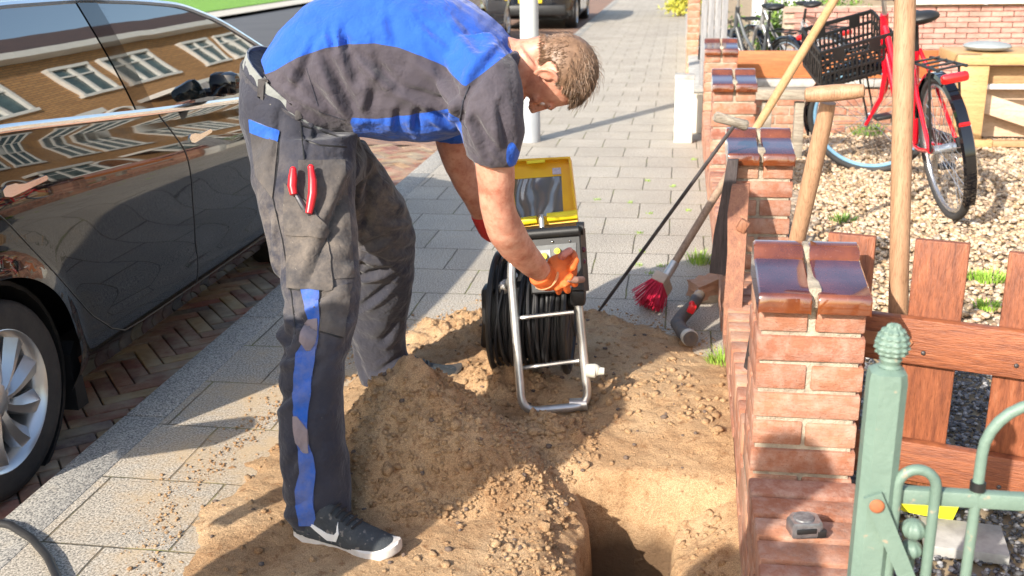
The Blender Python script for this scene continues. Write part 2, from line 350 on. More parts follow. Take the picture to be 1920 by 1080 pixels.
def sand_h(x, y):
    n = fbm(x, y, 5, 4, 11); n2 = fbm(x, y, 26, 3, 21)
    sdv = -sd_poly(x, y, sand_poly)*1.0; sdv = np.where(sdv > -9, sdv, 0)+.05*fbm(x, y, 7, 3, 31)
    h = -.022+.034*sm(-.02, .22, sdv)+.007*n*sm(0, .2, sdv)+.0022*n2*sm(0, .1, sdv)
    h = h+mound(x, y)*(1+.05*n2)
    for (cx, cy, r, a, k) in [(-.60, 3.36, .13, .085, .5), (-.78, 3.88, .26, .07, .4), (-.55, 4.1, .2, .05, .4), (.0, 3.3, .32, .045, .05), (-.40, 2.98, .10, .05, .4), (-.30, 2.92, .09, .035, .3), (-.2, 4.05, .25, .04, .3), (.12, 3.0, .12, .02, .1)]:
        h = h+a*np.exp(-((x-cx)**2+(y-cy)**2)/(r*r))*(1+k*n2)*sm(-.02, .08, sdv)
    h = h-.018*np.exp(-(((x+.37)/.16)**2+((y-3.20)/.10)**2))-.012*np.exp(-(((x+.35)/.16)**2+((y-3.42)/.14)**2))
    # footprint-like flat hollow in front of the mound
    h = h-.03*np.exp(-(((x+.63)/.12)**2+((y-2.5)/.05)**2))
    # dug slope and trench
    edge = .02*fbm(x, y, 9, 3, 41)
    lx = np.interp(y, [1.2, 2.24, 2.45, 2.6, 2.7, 2.8], [-.23, -.215, -.205, -.205, -.225, -.27])+edge*.8
    inx = sm(-.02, .05, x-lx); iny = sm(0, .045, TRY-y+edge*1.3-.25*np.maximum(x-.02, 0)*.3)
    rise = sm(-.01, .05, x+edge)          # sand bank against the wall
    depth = .85*(1-rise)+(.09-.35*(x-.05))*rise+.03*n*rise+.12*rise*sm(2.6, 1.9, y)
    h = h+.0016*fbm(x, y, 60, 2, 61)*sm(0, .1, sdv)
    h = h-.075*sm(-.12, .0, x-lx+.015*fbm(x, y, 14, 3, 51))*sm(0, .1, TRY+.05-y)*(1-rise*.7)
    h = h-inx*iny*depth
    return h
def sand_mesh(x0, x1, y0, y1, st):
    nx = int((x1-x0)/st); ny = int((y1-y0)/st); xs = np.linspace(x0, x1, nx+1); ys = np.linspace(y0, y1, ny+1); X, Y = np.meshgrid(xs, ys)
    Hh = sand_h(X.ravel(), Y.ravel()).reshape(X.shape)
    mb = MB(); mb.v = list(zip(X.ravel().tolist(), Y.ravel().tolist(), Hh.ravel().tolist()))
    keep = np.maximum.reduce([Hh[:-1, :-1], Hh[1:, :-1], Hh[:-1, 1:], Hh[1:, 1:]]); 
    n1 = nx+1
    for j in range(ny):
        for i in range(nx):
            if keep[j, i] > -.02 or (xs[i] > HX0-.01 and ys[j] < HY1+.01): a = j*n1+i; mb.f.append((a, a+1, a+n1+1, a+n1)); mb.m.append(0)
    return mb
def sand_mat(name='sand', wet=1.0):
    m, t, b = NT(name); n = tex(t, 'noise', 3.5, 6); c = ramp(t, n.outputs[0], [(.35, (.54*wet, .335*wet, .18*wet)), (.5, (.68*wet, .455*wet, .26*wet)), (.7, (.78*wet, .555*wet, .34*wet))])
    n2 = tex(t, 'noise', 380, 2, rough=.9); c = mixc(t, c, (.6, .55, .5), ramp(t, n2.outputs[0], [(.42, (1, 1, 1)), (.58, (0, 0, 0))]), 'MULTIPLY')
    n3 = tex(t, 'noise', 35, 4); c = mixc(t, c, (.55, .42, .34), ramp(t, n3.outputs[0], [(.55, (0, 0, 0)), (.72, (.8, .8, .8))]), 'MULTIPLY')
    n4 = tex(t, 'noise', 1.6, 7, rough=.7); c = mixc(t, c, (.72, .62, .54), ramp(t, n4.outputs[0], [(.50, (0, 0, 0)), (.66, (.7, .7, .7))]), 'MULTIPLY')
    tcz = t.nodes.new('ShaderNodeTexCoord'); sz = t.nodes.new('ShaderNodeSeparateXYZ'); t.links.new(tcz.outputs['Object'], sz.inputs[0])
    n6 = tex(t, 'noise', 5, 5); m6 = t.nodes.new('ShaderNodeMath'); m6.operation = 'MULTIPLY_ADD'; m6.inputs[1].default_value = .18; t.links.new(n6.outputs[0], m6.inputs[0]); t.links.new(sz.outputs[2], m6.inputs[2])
    mr = t.nodes.new('ShaderNodeMapRange'); mr.inputs[1].default_value = -.04; mr.inputs[2].default_value = -.14; t.links.new(m6.outputs[0], mr.inputs[0]); c = mixc(t, c, (.17, .105, .06), mr.outputs[0])   # trench shade painted into the sand as darker brown with depth
    t.links.new(c, b.inputs['Base Color']); b.inputs['Roughness'].default_value = .95; b.inputs['Specular IOR Level'].default_value = .2
    bumpn(t, b, n2.outputs[0], .6, .004); bumpn(t, b, tex(t, 'noise', 70, 6, rough=.75).outputs[0], .9, .012); return m
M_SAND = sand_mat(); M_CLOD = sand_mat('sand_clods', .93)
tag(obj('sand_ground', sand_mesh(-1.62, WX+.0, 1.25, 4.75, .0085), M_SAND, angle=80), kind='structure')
def clods(n, seed, fn, smin, smax, name, lbl, cat, kind='stuff', squash=.75, sub=1):
    r = np.random.default_rng(seed); P = []; Sz = []
    while len(P) < n:
        x = r.uniform(-1.5, WX-.01, 4000); y = r.uniform(1.5, 4.6, 4000); h = sand_h(x, y); ok = (r.uniform(0, 1, 4000) < fn(x, y, h))
        for a, b_, c_ in zip(x[ok], y[ok], h[ok]): s = smin+(smax-smin)*r.random()**4; P.append((a, b_, c_+s*.25)); Sz.append(s)
    o = scatter(name, P[:n], Sz[:n], M_CLOD, seed=seed, squash=squash, rough=.24, sub=sub); return o
def dens(x, y, h):
    insd = -sd_poly(x, y, sand_poly); tr = (h > -.035)
    near = .02+.9*(mound(x, y) > .012)*(mound(x, y)<.31)+.5*(np.abs(x+.33) < .12)*(y < 3.15)*(y > 2.2)+.35*np.exp(-((x+.56)**2+(y-3.33)**2)/.03)+.3*np.exp(-((x+.7)**2+(y-3.95)**2)/.06)+.10*np.exp(-((x-.08)**2+(y-2.6)**2)/.02)
    return np.where((insd > .03) & tr, near, 0)
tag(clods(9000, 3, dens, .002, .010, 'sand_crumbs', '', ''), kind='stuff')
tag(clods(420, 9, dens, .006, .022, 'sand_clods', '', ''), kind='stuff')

def rimd(x, y, h):
    sdv = -sd_poly(x, y, sand_poly); return np.where((sdv > -.16) & (sdv < .06), .5*np.exp(-np.abs(sdv-.0)/.05), 0)
def rim_scatter(n, seed):
    r = np.random.default_rng(seed); P = []; Sz = []
    while len(P) < n:
        x = r.uniform(-1.75, WX-.02, 6000); y = r.uniform(1.3, 4.7, 6000); ok = (r.uniform(0, 1, 6000) < rimd(x, y, 0)) & (x > KX+.03)
        hh = np.maximum(0, sand_h(x[ok], y[ok]))
        for a, b_, c_ in zip(x[ok], y[ok], hh): s_ = .0012+.0050*r.random()**3; P.append((a, b_, c_+s_*.4)); Sz.append(s_)
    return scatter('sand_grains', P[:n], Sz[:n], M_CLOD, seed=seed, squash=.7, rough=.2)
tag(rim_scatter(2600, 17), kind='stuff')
def dens2(x, y, h):
    g = lambda cx, cy, r: np.exp(-((x-cx)**2+(y-cy)**2)/(r*r)); return np.where(h > -.3, .03+.8*g(.10, 2.62, .07)+.7*g(.14, 2.42, .07)+.6*g(.13, 3.15, .09)+.7*g(-.36, 2.95, .09)+.5*g(-.28, 2.8, .06)+.25*g(-.1, 3.35, .2), 0)*(y < 3.8)
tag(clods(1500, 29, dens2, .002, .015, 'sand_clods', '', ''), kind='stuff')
r = np.random.default_rng(33); P = []; Sz = []
while len(P) < 150:
    x = r.uniform(-1.3, .15, 400); y = r.uniform(1.9, 4.1, 400); h = sand_h(x, y); ok = (h > -.05) & (-sd_poly(x, y, sand_poly) > .03)
    for a, b_, c_ in zip(x[ok], y[ok], h[ok]): s_ = r.uniform(.004, .011); P.append((a, b_, c_+s_*.2)); Sz.append(s_)
tag(scatter('small_stones', P[:150], Sz[:150], mat('brown_stone', (.16, .11, .08), (.09, .07, .06), 30, .8, .3), seed=4, squash=.7, rough=.1), kind='stuff')

# ---------------- garden ground
def gravel_mat(name, cols):
    m, t, b = NT(name); a = t.nodes.new('ShaderNodeAttribute'); a.attribute_name = 'rnd'; c = ramp(t, a.outputs['Fac'], cols)
    n = tex(t, 'noise', 60, 4); c = mixc(t, c, (.7, .65, .6), ramp(t, n.outputs[0], [(.4, (0, 0, 0)), (.7, (.8, .8, .8))]), 'MULTIPLY'); t.links.new(c, b.inputs[0]); b.inputs['Roughness'].default_value = .7; return m
PALE = [(0, (.42, .28, .15)), (.25, (.55, .41, .27)), (.5, (.62, .50, .37)), (.7, (.42, .28, .16)), (.85, (.24, .17, .12)), (1, (.70, .62, .50))]
DARK = [(0, (.05, .05, .055)), (.5, (.12, .12, .13)), (.8, (.22, .22, .23)), (1, (.42, .41, .40))]
M_GP = gravel_mat('pale_gravel', PALE); M_GD = gravel_mat('dark_gravel', DARK); M_MIX = gravel_mat('mixed_pebbles', [(0, (.20, .15, .11)), (.4, (.34, .26, .19)), (.7, (.5, .42, .33)), (1, (.16, .15, .13))])
tag(obj('garden_soil', sheet(WX+.1, 9, -12, 60, -.02), mat('garden_soil', (.42, .32, .2), (.24, .18, .12), 14, .95, .5, 90), smooth=False), kind='structure')
r = np.random.default_rng(5)
def gfield(n, x0, x1, y0, y1, s0, s1, fn, m, seed, name):
    x = r.uniform(x0, x1, n); y = r.uniform(y0, y1, n); ok = fn(x, y); x, y = x[ok], y[ok]
    s = r.uniform(s0, s1, len(x)); P = np.stack([x, y, -.012+s*.35+r.uniform(0, .01, len(x))], 1)
    tag(scatter(name, P, s, m, seed=seed, squash=.6, rough=.12), kind='stuff')
path = lambda x, y: (y < 4.0+.15*np.sin(x*9))
gfield(24000, .44, 3.0, 3.7, 8.8, .008, .019, lambda x, y: ~path(x, y) & (x < .38*y+.1) & ~((x < .75+.05*np.sin(y*11)) & (y < 6.6)), M_GP, 2, 'pale_gravel')
gfield(3200, .44, .85, 3.7, 6.8, .012, .028, lambda x, y: ~path(x, y) & (x < .75+.05*np.sin(y*11)), M_MIX, 4, 'pebbles')
gfield(5000, .44, 1.3, 1.0, 2.3, .008, .016, lambda x, y: x > .44, M_GP, 12, 'pale_gravel')
gfield(14000, .44, 1.9, 2.3, 4.2, .005, .010, lambda x, y: path(x, y) & (x < .5*y+.25), M_GD, 6, 'dark_gravel')
# ================================================================ GARDEN WALL
def brick_mat(name, cols, chalk=.68):
    m, t, b = NT(name); a = t.nodes.new('ShaderNodeAttribute'); a.attribute_name = 'rnd'; c = ramp(t, a.outputs['Fac'], cols)
    n = tex(t, 'noise', 22, 6, rough=.7); c = mixc(t, c, (.60, .45, .37), ramp(t, n.outputs[0], [(.42, (0, 0, 0)), (.75, (chalk, chalk, chalk))]))
    n = tex(t, 'noise', 2.6, 6, rough=.7); c = mixc(t, c, (.62, .60, .58), ramp(t, n.outputs[0], [(.45, (0, 0, 0)), (.68, (.8, .8, .8))]), 'MULTIPLY')
    n = tex(t, 'noise', 6, 5, stretch=(1, 1, 7)); c = mixc(t, c, (.24, .085, .05), ramp(t, n.outputs[0], [(.5, (0, 0, 0)), (.75, (.5, .5, .5))]))
    n = tex(t, 'noise', 170, 3, rough=.8); c = mixc(t, c, (.5, .4, .36), ramp(t, n.outputs[0], [(.3, (.7, .7, .7)), (.42, (0, 0, 0))]), 'MULTIPLY')
    t.links.new(c, b.inputs[0]); b.inputs['Roughness'].default_value = .88; bumpn(t, b, tex(t, 'noise', 90, 7, rough=.7, stretch=(1, 1, 2.2)).outputs[0], .7, .006); return m
REDS = [(0, (.37, .14, .075)), (.35, (.47, .215, .125)), (.6, (.40, .155, .09)), (.85, (.52, .28, .17)), (1, (.28, .10, .065))]
M_BRICK = brick_mat('old_red_brick', REDS); M_MORT = mat('mortar', (.50, .43, .33), (.30, .25, .19), 25, .95, .9, 120, bdist=.008)
GW = thing('garden_wall', (.33, 5.2, 0), 'low old red brick garden wall with glazed capped pillars along the sidewalk', 'wall')
def bricks(mb, rnd, boxes, bev=.004, jit=.0022, rr=random.Random(2)):
    for (c, s) in boxes:
        b0 = len(mb.v); q = Matrix.Rotation(rr.uniform(-.008, .008), 3, 'Z') @ Matrix.Rotation(rr.uniform(-.006, .006), 3, 'X')
        mb.box(Vector(c)+Vector((rr.uniform(-jit, jit), rr.uniform(-jit, jit), rr.uniform(-jit*.5, jit*.5))), s, q, bev); rnd += [rr.random()]*(len(mb.v)-b0)
CH = .0745; TH_W = .25
def low_wall():
    mb = MB(); rnd = []; B = []
    zt = .155
    for k in range(-9, 2):      # courses down into the ground
        z = k*CH+CH/2; off = .127 if k % 2 else 0; y = .2+off
        while y < 8.3:
            if k >= -1 or y < 3.1: B.append(((WX+.055, y+.12, z), (.11, .24, CH-.012)))
            y += .254
    # right hand skin, only the part above ground
    for k in range(0, 2):
        z = k*CH+CH/2; y = .2
        while y < 8.3: B.append(((WX+TH_W-.055, y+.12, z), (.11, .24, CH-.012))); y += .254
    bricks(mb, rnd, B)
    B = []; y = .2; k = 0
    while y < 8.3:               # rowlock on top
        inp = any(py0-.035 < y+.045 < py0+.29 for py0 in PYS)
        if not inp: B.append(((WX+TH_W/2, y+.043, .152+.047), (TH_W+.006, .078, .094)))
        y += .094
    bricks(mb, rnd, B, .006, .002)
    return mb, rnd
PYS = [2.375, 4.08, 6.19, 8.29]
mb, rnd = low_wall(); o = obj('wall', mb, M_BRICK, GW); fattr(o, 'rnd', rnd)
mb = MB(); mb.box((WX+TH_W/2, 4.25, -.27), (TH_W-.012, 8.1, .86)); mb.box((WX+TH_W/2, 4.25, .18), (TH_W-.012, 8.1, .06)); obj('mortar', mb, M_MORT, GW)
M_GLAZE = None
def glaze(nm='purple_glaze', cc=((.045, .014, .022), (.085, .026, .034), (.15, .04, .03))):
    m, t, b = NT(nm); n = tex(t, 'noise', 9, 5); c = ramp(t, n.outputs[0], [(.35, cc[0]), (.6, cc[1]), (.85, cc[2])])
    t.links.new(c, b.inputs[0]); b.inputs['Roughness'].default_value = .13; b.inputs['Coat Weight'].default_value = 1; b.inputs['Coat Roughness'].default_value = .05; b.inputs['Coat IOR'].default_value = 1.9
    n = tex(t, 'noise', 30, 5); bumpn(t, b, n.outputs[0], .03, .004)
    d = tex(t, 'noise', 120, 4); f = ramp(t, d.outputs[0], [(.60, (.1, .1, .1)), (.68, (.7, .7, .7))]); t.links.new(f, b.inputs['Roughness'])
    return m
M_GLAZE = glaze(); M_GLAZE2 = glaze('brown_glaze', ((.10, .024, .010), (.19, .05, .014), (.30, .09, .03)))
def cap_tile(x0, w, y0, seed):
    """glazed pillar tile: upright nose at the front, flat slope, rolled ridge at the back"""
    rr = random.Random(seed); prof = []
    z0 = .692
    pr_ = [(-.034, z0-.012), (-.036, z0+.024), (-.032, z0+.031), (-.025, z0+.034), (.05, z0+.045), (.11, z0+.054), (.160, z0+.061), (.170, z0+.066), (.182, z0+.082), (.195, z0+.090), (.215, z0+.094), (.235, z0+.088), (.246, z0+.070), (.248, z0+.01)]
    mb = MB(); rings = []
    for k, xx in enumerate([0, .004, .03, w/2, w-.03, w-.004, w]):
        e = .004 if k in (0, 6) else 0
        top = [Vector((x0+xx, y0+a, b-e)) for a, b in pr_]; bot = [Vector((x0+xx, y0+.25, z0-.004)), Vector((x0+xx, y0-.028, z0-.012))]
        rings.append(top+bot)
    mb.loft(rings)
    for i, f in enumerate(mb.f):
        cy = sum(mb.v[k][1] for k in f)/len(f)-y0; cx = sum(mb.v[k][0] for k in f)/len(f)-x0
        mb.m[i] = 0 if (-.012 < cy < .160 and len(f) == 4) else 1
    return mb
def pillar(i, y0, x0=WX, rows=8, top=.69):
    mb = MB(); rnd = []; B = []; z = top-CH/2; k = 0; W = TH_W; D = .245; g = .012
    while z > (.15 if i == 0 else .0)-.0:
        kk = k % 4
        if k in (0,): B += [((x0+W*.25-g/4, y0+.06, z), (W/2-g, .12, CH-g)), ((x0+W*.75+g/4, y0+.06, z), (W/2-g, .12, CH-g)), ((x0+.06, y0+D-.06, z), (.12, .12, CH-g)), ((x0+W-.06, y0+D-.06, z), (.12, .12, CH-g))]
        elif kk in (1, 3): B += [((x0+W/2, y0+.057, z), (W, .114, CH-g)), ((x0+W/2, y0+D-.057, z), (W, .114, CH-g))]
        else:
            a = .118; B += [((x0+a/2, y0+.12, z), (a, .235, CH-g)), ((x0+a+g+(W-a-g)/2, y0+.12, z), (W-a-g, .235, CH-g))]
        z -= CH; k += 1
    bricks(mb, rnd, B, .005); o = obj('pillar', mb, M_BRICK, GW); fattr(o, 'rnd', rnd)
    mb = MB(); mb.box((x0+W/2, y0+D/2, top/2), (W-.022, D-.020, top-.006)); 
    mo = obj('mortar', mb, M_MORT, o)
    g2 = .018
    for s in (0, 1):
        c = cap_tile(x0-.004+s*(W/2+g2/2), W/2-g2/2+.004, y0, i*3+s); obj('cap_tile', c, [M_GLAZE, M_GLAZE2], o)
    mb = MB(); mb.box((x0+W/2, y0+.11, .712), (g2+.01, .25, .05), bev=.004); mb.box((x0+W/2, y0+.215, .745), (g2+.008, .06, .07), bev=.01); obj('mortar', mb, M_MORT, o)
    return o
for i, y in enumerate(PYS): pillar(i, y)
# ---- divider wall of the garden with grey coping and plank
DV = thing('garden_divider', (1.1, 8.9, 0), 'low brick divider wall with grey coping and an orange plank across the garden', 'wall')
mb = MB(); rnd = []; B = []
for k in range(5):
    x = .46+(.12 if k % 2 else 0)
    while x < 2.2: B.append(((x+.115, 8.95, k*CH+CH/2-.02), (.22, .2, CH-.012))); x += .232
bricks(mb, rnd, B); o = obj('wall', mb, M_BRICK, DV); fattr(o, 'rnd', rnd)
mb = MB(); mb.box((1.35, 8.95, .17), (1.76, .18, .36)); obj('mortar', mb, M_MORT, DV)
M_GREYC = mat('grey_coping', (.46, .45, .42), (.30, .29, .27), 14, .9, .5)
mb = MB(); mb.box((1.36, 8.94, .395), (1.8, .25, .06), bev=.01); obj('coping', mb, M_GREYC, DV)
def wood_mat(name, c1, c2, grain=(1, 1, 1), sc=9, rough=.6, c3=None, bump=.3):
    m, t, b = NT(name); n = tex(t, 'noise', sc, 6, stretch=grain, rough=.7); st = [(.3, c2), (.6, c1)]
    if c3: st.append((.78, c3))
    c = ramp(t, n.outputs[0], st); n2 = tex(t, 'noise', 60, 4, stretch=grain); c = mixc(t, c, (.55, .5, .45), ramp(t, n2.outputs[0], [(.3, (.8, .8, .8)), (.5, (0, 0, 0))]), 'MULTIPLY')
    t.links.new(c, b.inputs[0]); b.inputs['Roughness'].default_value = rough; bumpn(t, b, n2.outputs[0], bump, .004); return m
M_PLANKX = wood_mat('orange_plank', (.46, .16, .05), (.30, .09, .03), (.4, 6, 6))
mb = MB(); mb.box((1.27, 8.9, .54), (1.6, .03, .22), bev=.004); obj('plank', mb, M_PLANKX, DV)
# weathered log lying on the wall between pillars
M_GREYW = wood_mat('weathered_wood', (.40, .35, .28), (.17, .14, .11), (.6, 6, 6), 14, .9, (.52, .46, .37), .8)
# ---- things beyond: neighbour's low brick wall with white coping
NB = thing('neighbour_wall', (3, 10.6, 0), 'reddish brick wall with a white top ledge at the back right of the garden', 'wall')
mb = MB(); rnd = []; B = []
for k in range(19):
    x = 1.0+(.10 if k % 2 else 0)
    while x < 4.6: B.append(((x+.1, 10.7, k*.05+.025-.06), (.19, .1, .042))); x += .2
bricks(mb, rnd, B, 0); o = obj('wall', mb, brick_mat('neighbour_brick', [(0, (.50, .24, .20)), (.5, (.58, .32, .27)), (1, (.45, .22, .19))], .6), NB); fattr(o, 'rnd', rnd)
mb = MB(); mb.box((2.8, 10.72, .42), (3.6, .08, .95)); obj('mortar', mb, M_MORT, NB)
M_WHITE = mat('white_paint', (.82, .82, .80), (.74, .74, .72), 6, .4, .05)
mb = MB(); mb.box((3.45, 10.68, .955), (2.6, .2, .09), bev=.006); obj('ledge', mb, M_WHITE, NB)
# ================================================================ HOUSE ROW (right), seen mirrored in the car
def facade_brick():
    m, t, b = NT('facade_brick'); tc = t.nodes.new('ShaderNodeTexCoord'); sp = t.nodes.new('ShaderNodeSeparateXYZ'); cb = t.nodes.new('ShaderNodeCombineXYZ'); t.links.new(tc.outputs['Object'], sp.inputs[0])
    t.links.new(sp.outputs[1], cb.inputs[0]); t.links.new(sp.outputs[2], cb.inputs[1])
    br = t.nodes.new('ShaderNodeTexBrick'); t.links.new(cb.outputs[0], br.inputs[0]); br.inputs['Scale'].default_value = 1; br.inputs['Brick Width'].default_value = .3; br.inputs['Row Height'].default_value = .1; br.inputs['Mortar Size'].default_value = .012
    br.inputs['Color1'].default_value = (.55, .30, .12, 1); br.inputs['Color2'].default_value = (.42, .22, .09, 1); br.inputs['Mortar'].default_value = (.22, .15, .09, 1); t.links.new(br.outputs[0], b.inputs[0]); b.inputs['Roughness'].default_value = .9; return m
M_FAC = facade_brick(); M_GLASSW = mat('house_glass', (.10, .16, .17), (.05, .08, .09), 2, .05, 0); M_ROOF = mat('roof_tiles', (.12, .07, .06), (.07, .05, .05), 3, .8, .4, 20); M_DOOR = mat('door_wood', (.30, .13, .05), (.2, .08, .03), 5, .5, .1)
FX = 6.6
def terraced(y0, W, seed):
    hs = thing('terraced_house', (FX+3, y0+W/2, 0), ['brown brick terraced house nearest the camera on the right side', 'brown brick terraced house right of the black car bicycle', 'brown brick terraced house farther up the street', 'brown brick terraced house beyond three others', 'brown brick terraced house farthest up the street'][seed], 'house', 'terraced houses along the front gardens')
    mb = MB(); mb.box((FX+3, y0+W/2, 3.1), (6, W-.01, 6.2)); obj('wall', mb, M_FAC, hs, smooth=False)
    mb = MB(); mb.prism([(FX-.4, y0, 6.2), (FX+3, y0, 9.0), (FX+6.4, y0, 6.2)], (0, W-.01, 0)); rf = obj('roof', mb, M_ROOF, hs, smooth=False)
    mb = MB(); mb.box((FX-.2, y0+W/2, 6.12), (.42, W-.02, .24)); obj('gutter', mb, M_WHITE, hs, smooth=False)
    def win(yc, zc, w_, h_, n=2, d=.0):
        fm = MB(); e = .09; x = FX-.04-d
        for (a, b_, c_, d2) in [(yc, zc+h_/2, w_+e, e*1.4), (yc, zc-h_/2, w_+e*2.6, e*1.5)]: fm.box((x, a, b_), (.16, c_, d2))
        for k in range(n+1): fm.box((x, yc-w_/2+w_*k/n, zc), (.12, e, h_-.1))
        fm.box((x+.01, yc, zc+h_*.22), (.09, w_-.1, e*.8))
        o = obj('window', fm, M_WHITE, hs, smooth=False); g = MB(); g.box((x+.03, yc, zc), (.03, w_-.12, h_-.12)); obj('pane', g, M_GLASSW, o, smooth=False)
    win(y0+1.4, 4.7, 1.3, 1.5, 2); win(y0+3.6, 4.7, 1.9, 1.5, 3)
    bm_ = MB(); bm_.box((FX-.35, y0+3.5, .45), (.7, 2.6, .9)); obj('bay', bm_, M_FAC, hs, smooth=False)
    bm_ = MB(); bm_.box((FX-.4, y0+3.5, 2.75), (.9, 2.8, .3)); obj('bay_roof', bm_, M_WHITE, hs, smooth=False)
    win(y0+3.5, 1.75, 2.5, 1.75, 3, .66)
    dm = MB(); pts = [(FX-.03, y0+.55, .1), (FX-.03, y0+1.65, .1), (FX-.03, y0+1.65, 2.0)]+[(FX-.03, y0+1.1+.55*math.cos(a), 2.0+.55*math.sin(a)) for a in [math.pi*k/8 for k in range(1, 8)]]+[(FX-.03, y0+.55, 2.0)]
    dm.prism(pts, (-.05, 0, 0)); dr = obj('door', dm, M_DOOR, hs, smooth=False)
    am = MB(); am.tube([(FX-.06, y0+1.1+.72*math.cos(a), 2.0+.72*math.sin(a)) for a in [math.pi*k/16 for k in range(17)]], .08, 6); am.box((FX-.06, y0+.4, 1.05), (.12, .14, 1.9)); am.box((FX-.06, y0+1.8, 1.05), (.12, .14, 1.9)); obj('door_frame', am, M_WHITE, dr)
for k in range(5): terraced(6.4+k*5.4, 5.4, k)

# ================================================================ CARS
def paint(name, c, rough=.04):
    m, t, b = NT(name); b.inputs['Base Color'].default_value = (*c, 1); b.inputs['Roughness'].default_value = rough+.02; b.inputs['Coat Weight'].default_value = 1; b.inputs['Coat Roughness'].default_value = .015; b.inputs['Coat IOR'].default_value = 1.62; b.inputs['IOR'].default_value = 1.3; b.inputs['Specular IOR Level'].default_value = .3
    n = tex(t, 'noise', 1.6, 1); bumpn(t, b, n.outputs[0], .05, .03)
    d = tex(t, 'noise', 5, 5); f = ramp(t, d.outputs[0], [(.45, (rough, rough, rough)), (.8, (rough+.16,)*3)]); t.links.new(f, b.inputs['Roughness']); return m
M_BLACKP = paint('black_car_paint', (.006, .006, .008)); M_SILVERP = paint('silver_car_paint', (.30, .31, .33)); M_NIGHT = paint('navy_van_paint', (.01, .013, .02))
def cglass():
    m, t, b = NT('car_glass'); b.inputs['Base Color'].default_value = (.012, .016, .016, 1); b.inputs['Roughness'].default_value = .01; b.inputs['IOR'].default_value = 3.0; b.inputs['Specular IOR Level'].default_value = .5
    n = tex(t, 'noise', 2.2, 1); bumpn(t, b, n.outputs[0], .05, .02); return m
M_CG = cglass(); M_CHROME = mat('chrome', (.82, .80, .78), (.75, .73, .71), 5, .16, 0, metal=1); M_RUB = mat('black_rubber', (.022, .022, .024), (.045, .042, .04), 9, .75, .3, 60); M_BLK = mat('matt_black', (.012, .012, .013), (.02, .02, .02), 9, .5, .05)
M_RIM = mat('silver_rim', (.62, .62, .63), (.52, .52, .53), 4, .28, .03, metal=.85); M_REDG = mat('red_lamp', (.6, .01, .01), (.4, .005, .005), 5, .15, 0, coat=1)
M_PLATE = mat('number_plate', (.75, .55, .03), (.7, .5, .03), 5, .4, 0)
def lerp_tab(tab, x):
    xs = [a for a, _ in tab]; ys = [b for _, b in tab]
    return float(np.interp(x, xs, ys))
def smooth_tab(tab, x): return (lerp_tab(tab, x-.09)+lerp_tab(tab, x-.045)+lerp_tab(tab, x)+lerp_tab(tab, x+.045)+lerp_tab(tab, x+.09))/5
BELT = [(-.95, 1.0), (-.6, 1.14), (0, 1.185), (.25, 1.172), (1.2, 1.08), (2.24, .99), (2.75, .95), (3.3, .85), (3.78, .64)]
ROCK = [(-.95, .36), (-.7, .24), (0, .2), (3.2, .2), (3.78, .28)]
PROF = [(0, .845), (.06, .885), (.16, .905), (.24, .898), (.40, .915), (.58, .925), (.72, .938), (.80, .935), (.90, .905), (1, .865)]
ARCH = [(-.85, 1.12), (-.55, 1.32), (-.2, 1.45), (.2, 1.52), (.54, 1.545), (1.07, 1.538), (1.5, 1.51), (1.86, 1.475), (2.2, 1.38), (2.69, 1.165), (3.0, .98)]
def planw(y):
    c, a = 1.42, 2.36; t = abs(y-c)/a; return max(0, 1-t**5.5)**(.42)
def belt(y): return smooth_tab(BELT, y)
def sidex(y, z):
    zr, zb = lerp_tab(ROCK, y), belt(y); t = min(1, max(0, (z-zr)/(zb-zr))); return smooth_prof(t)*planw(y)
def smooth_prof(t): return sum(lerp_tab(PROF, min(1, max(0, t+d))) for d in (-.04, -.02, 0, .02, .04))/5
def gx(z): return .862-.15*max(0, (z-1.06)/.48)**1.25
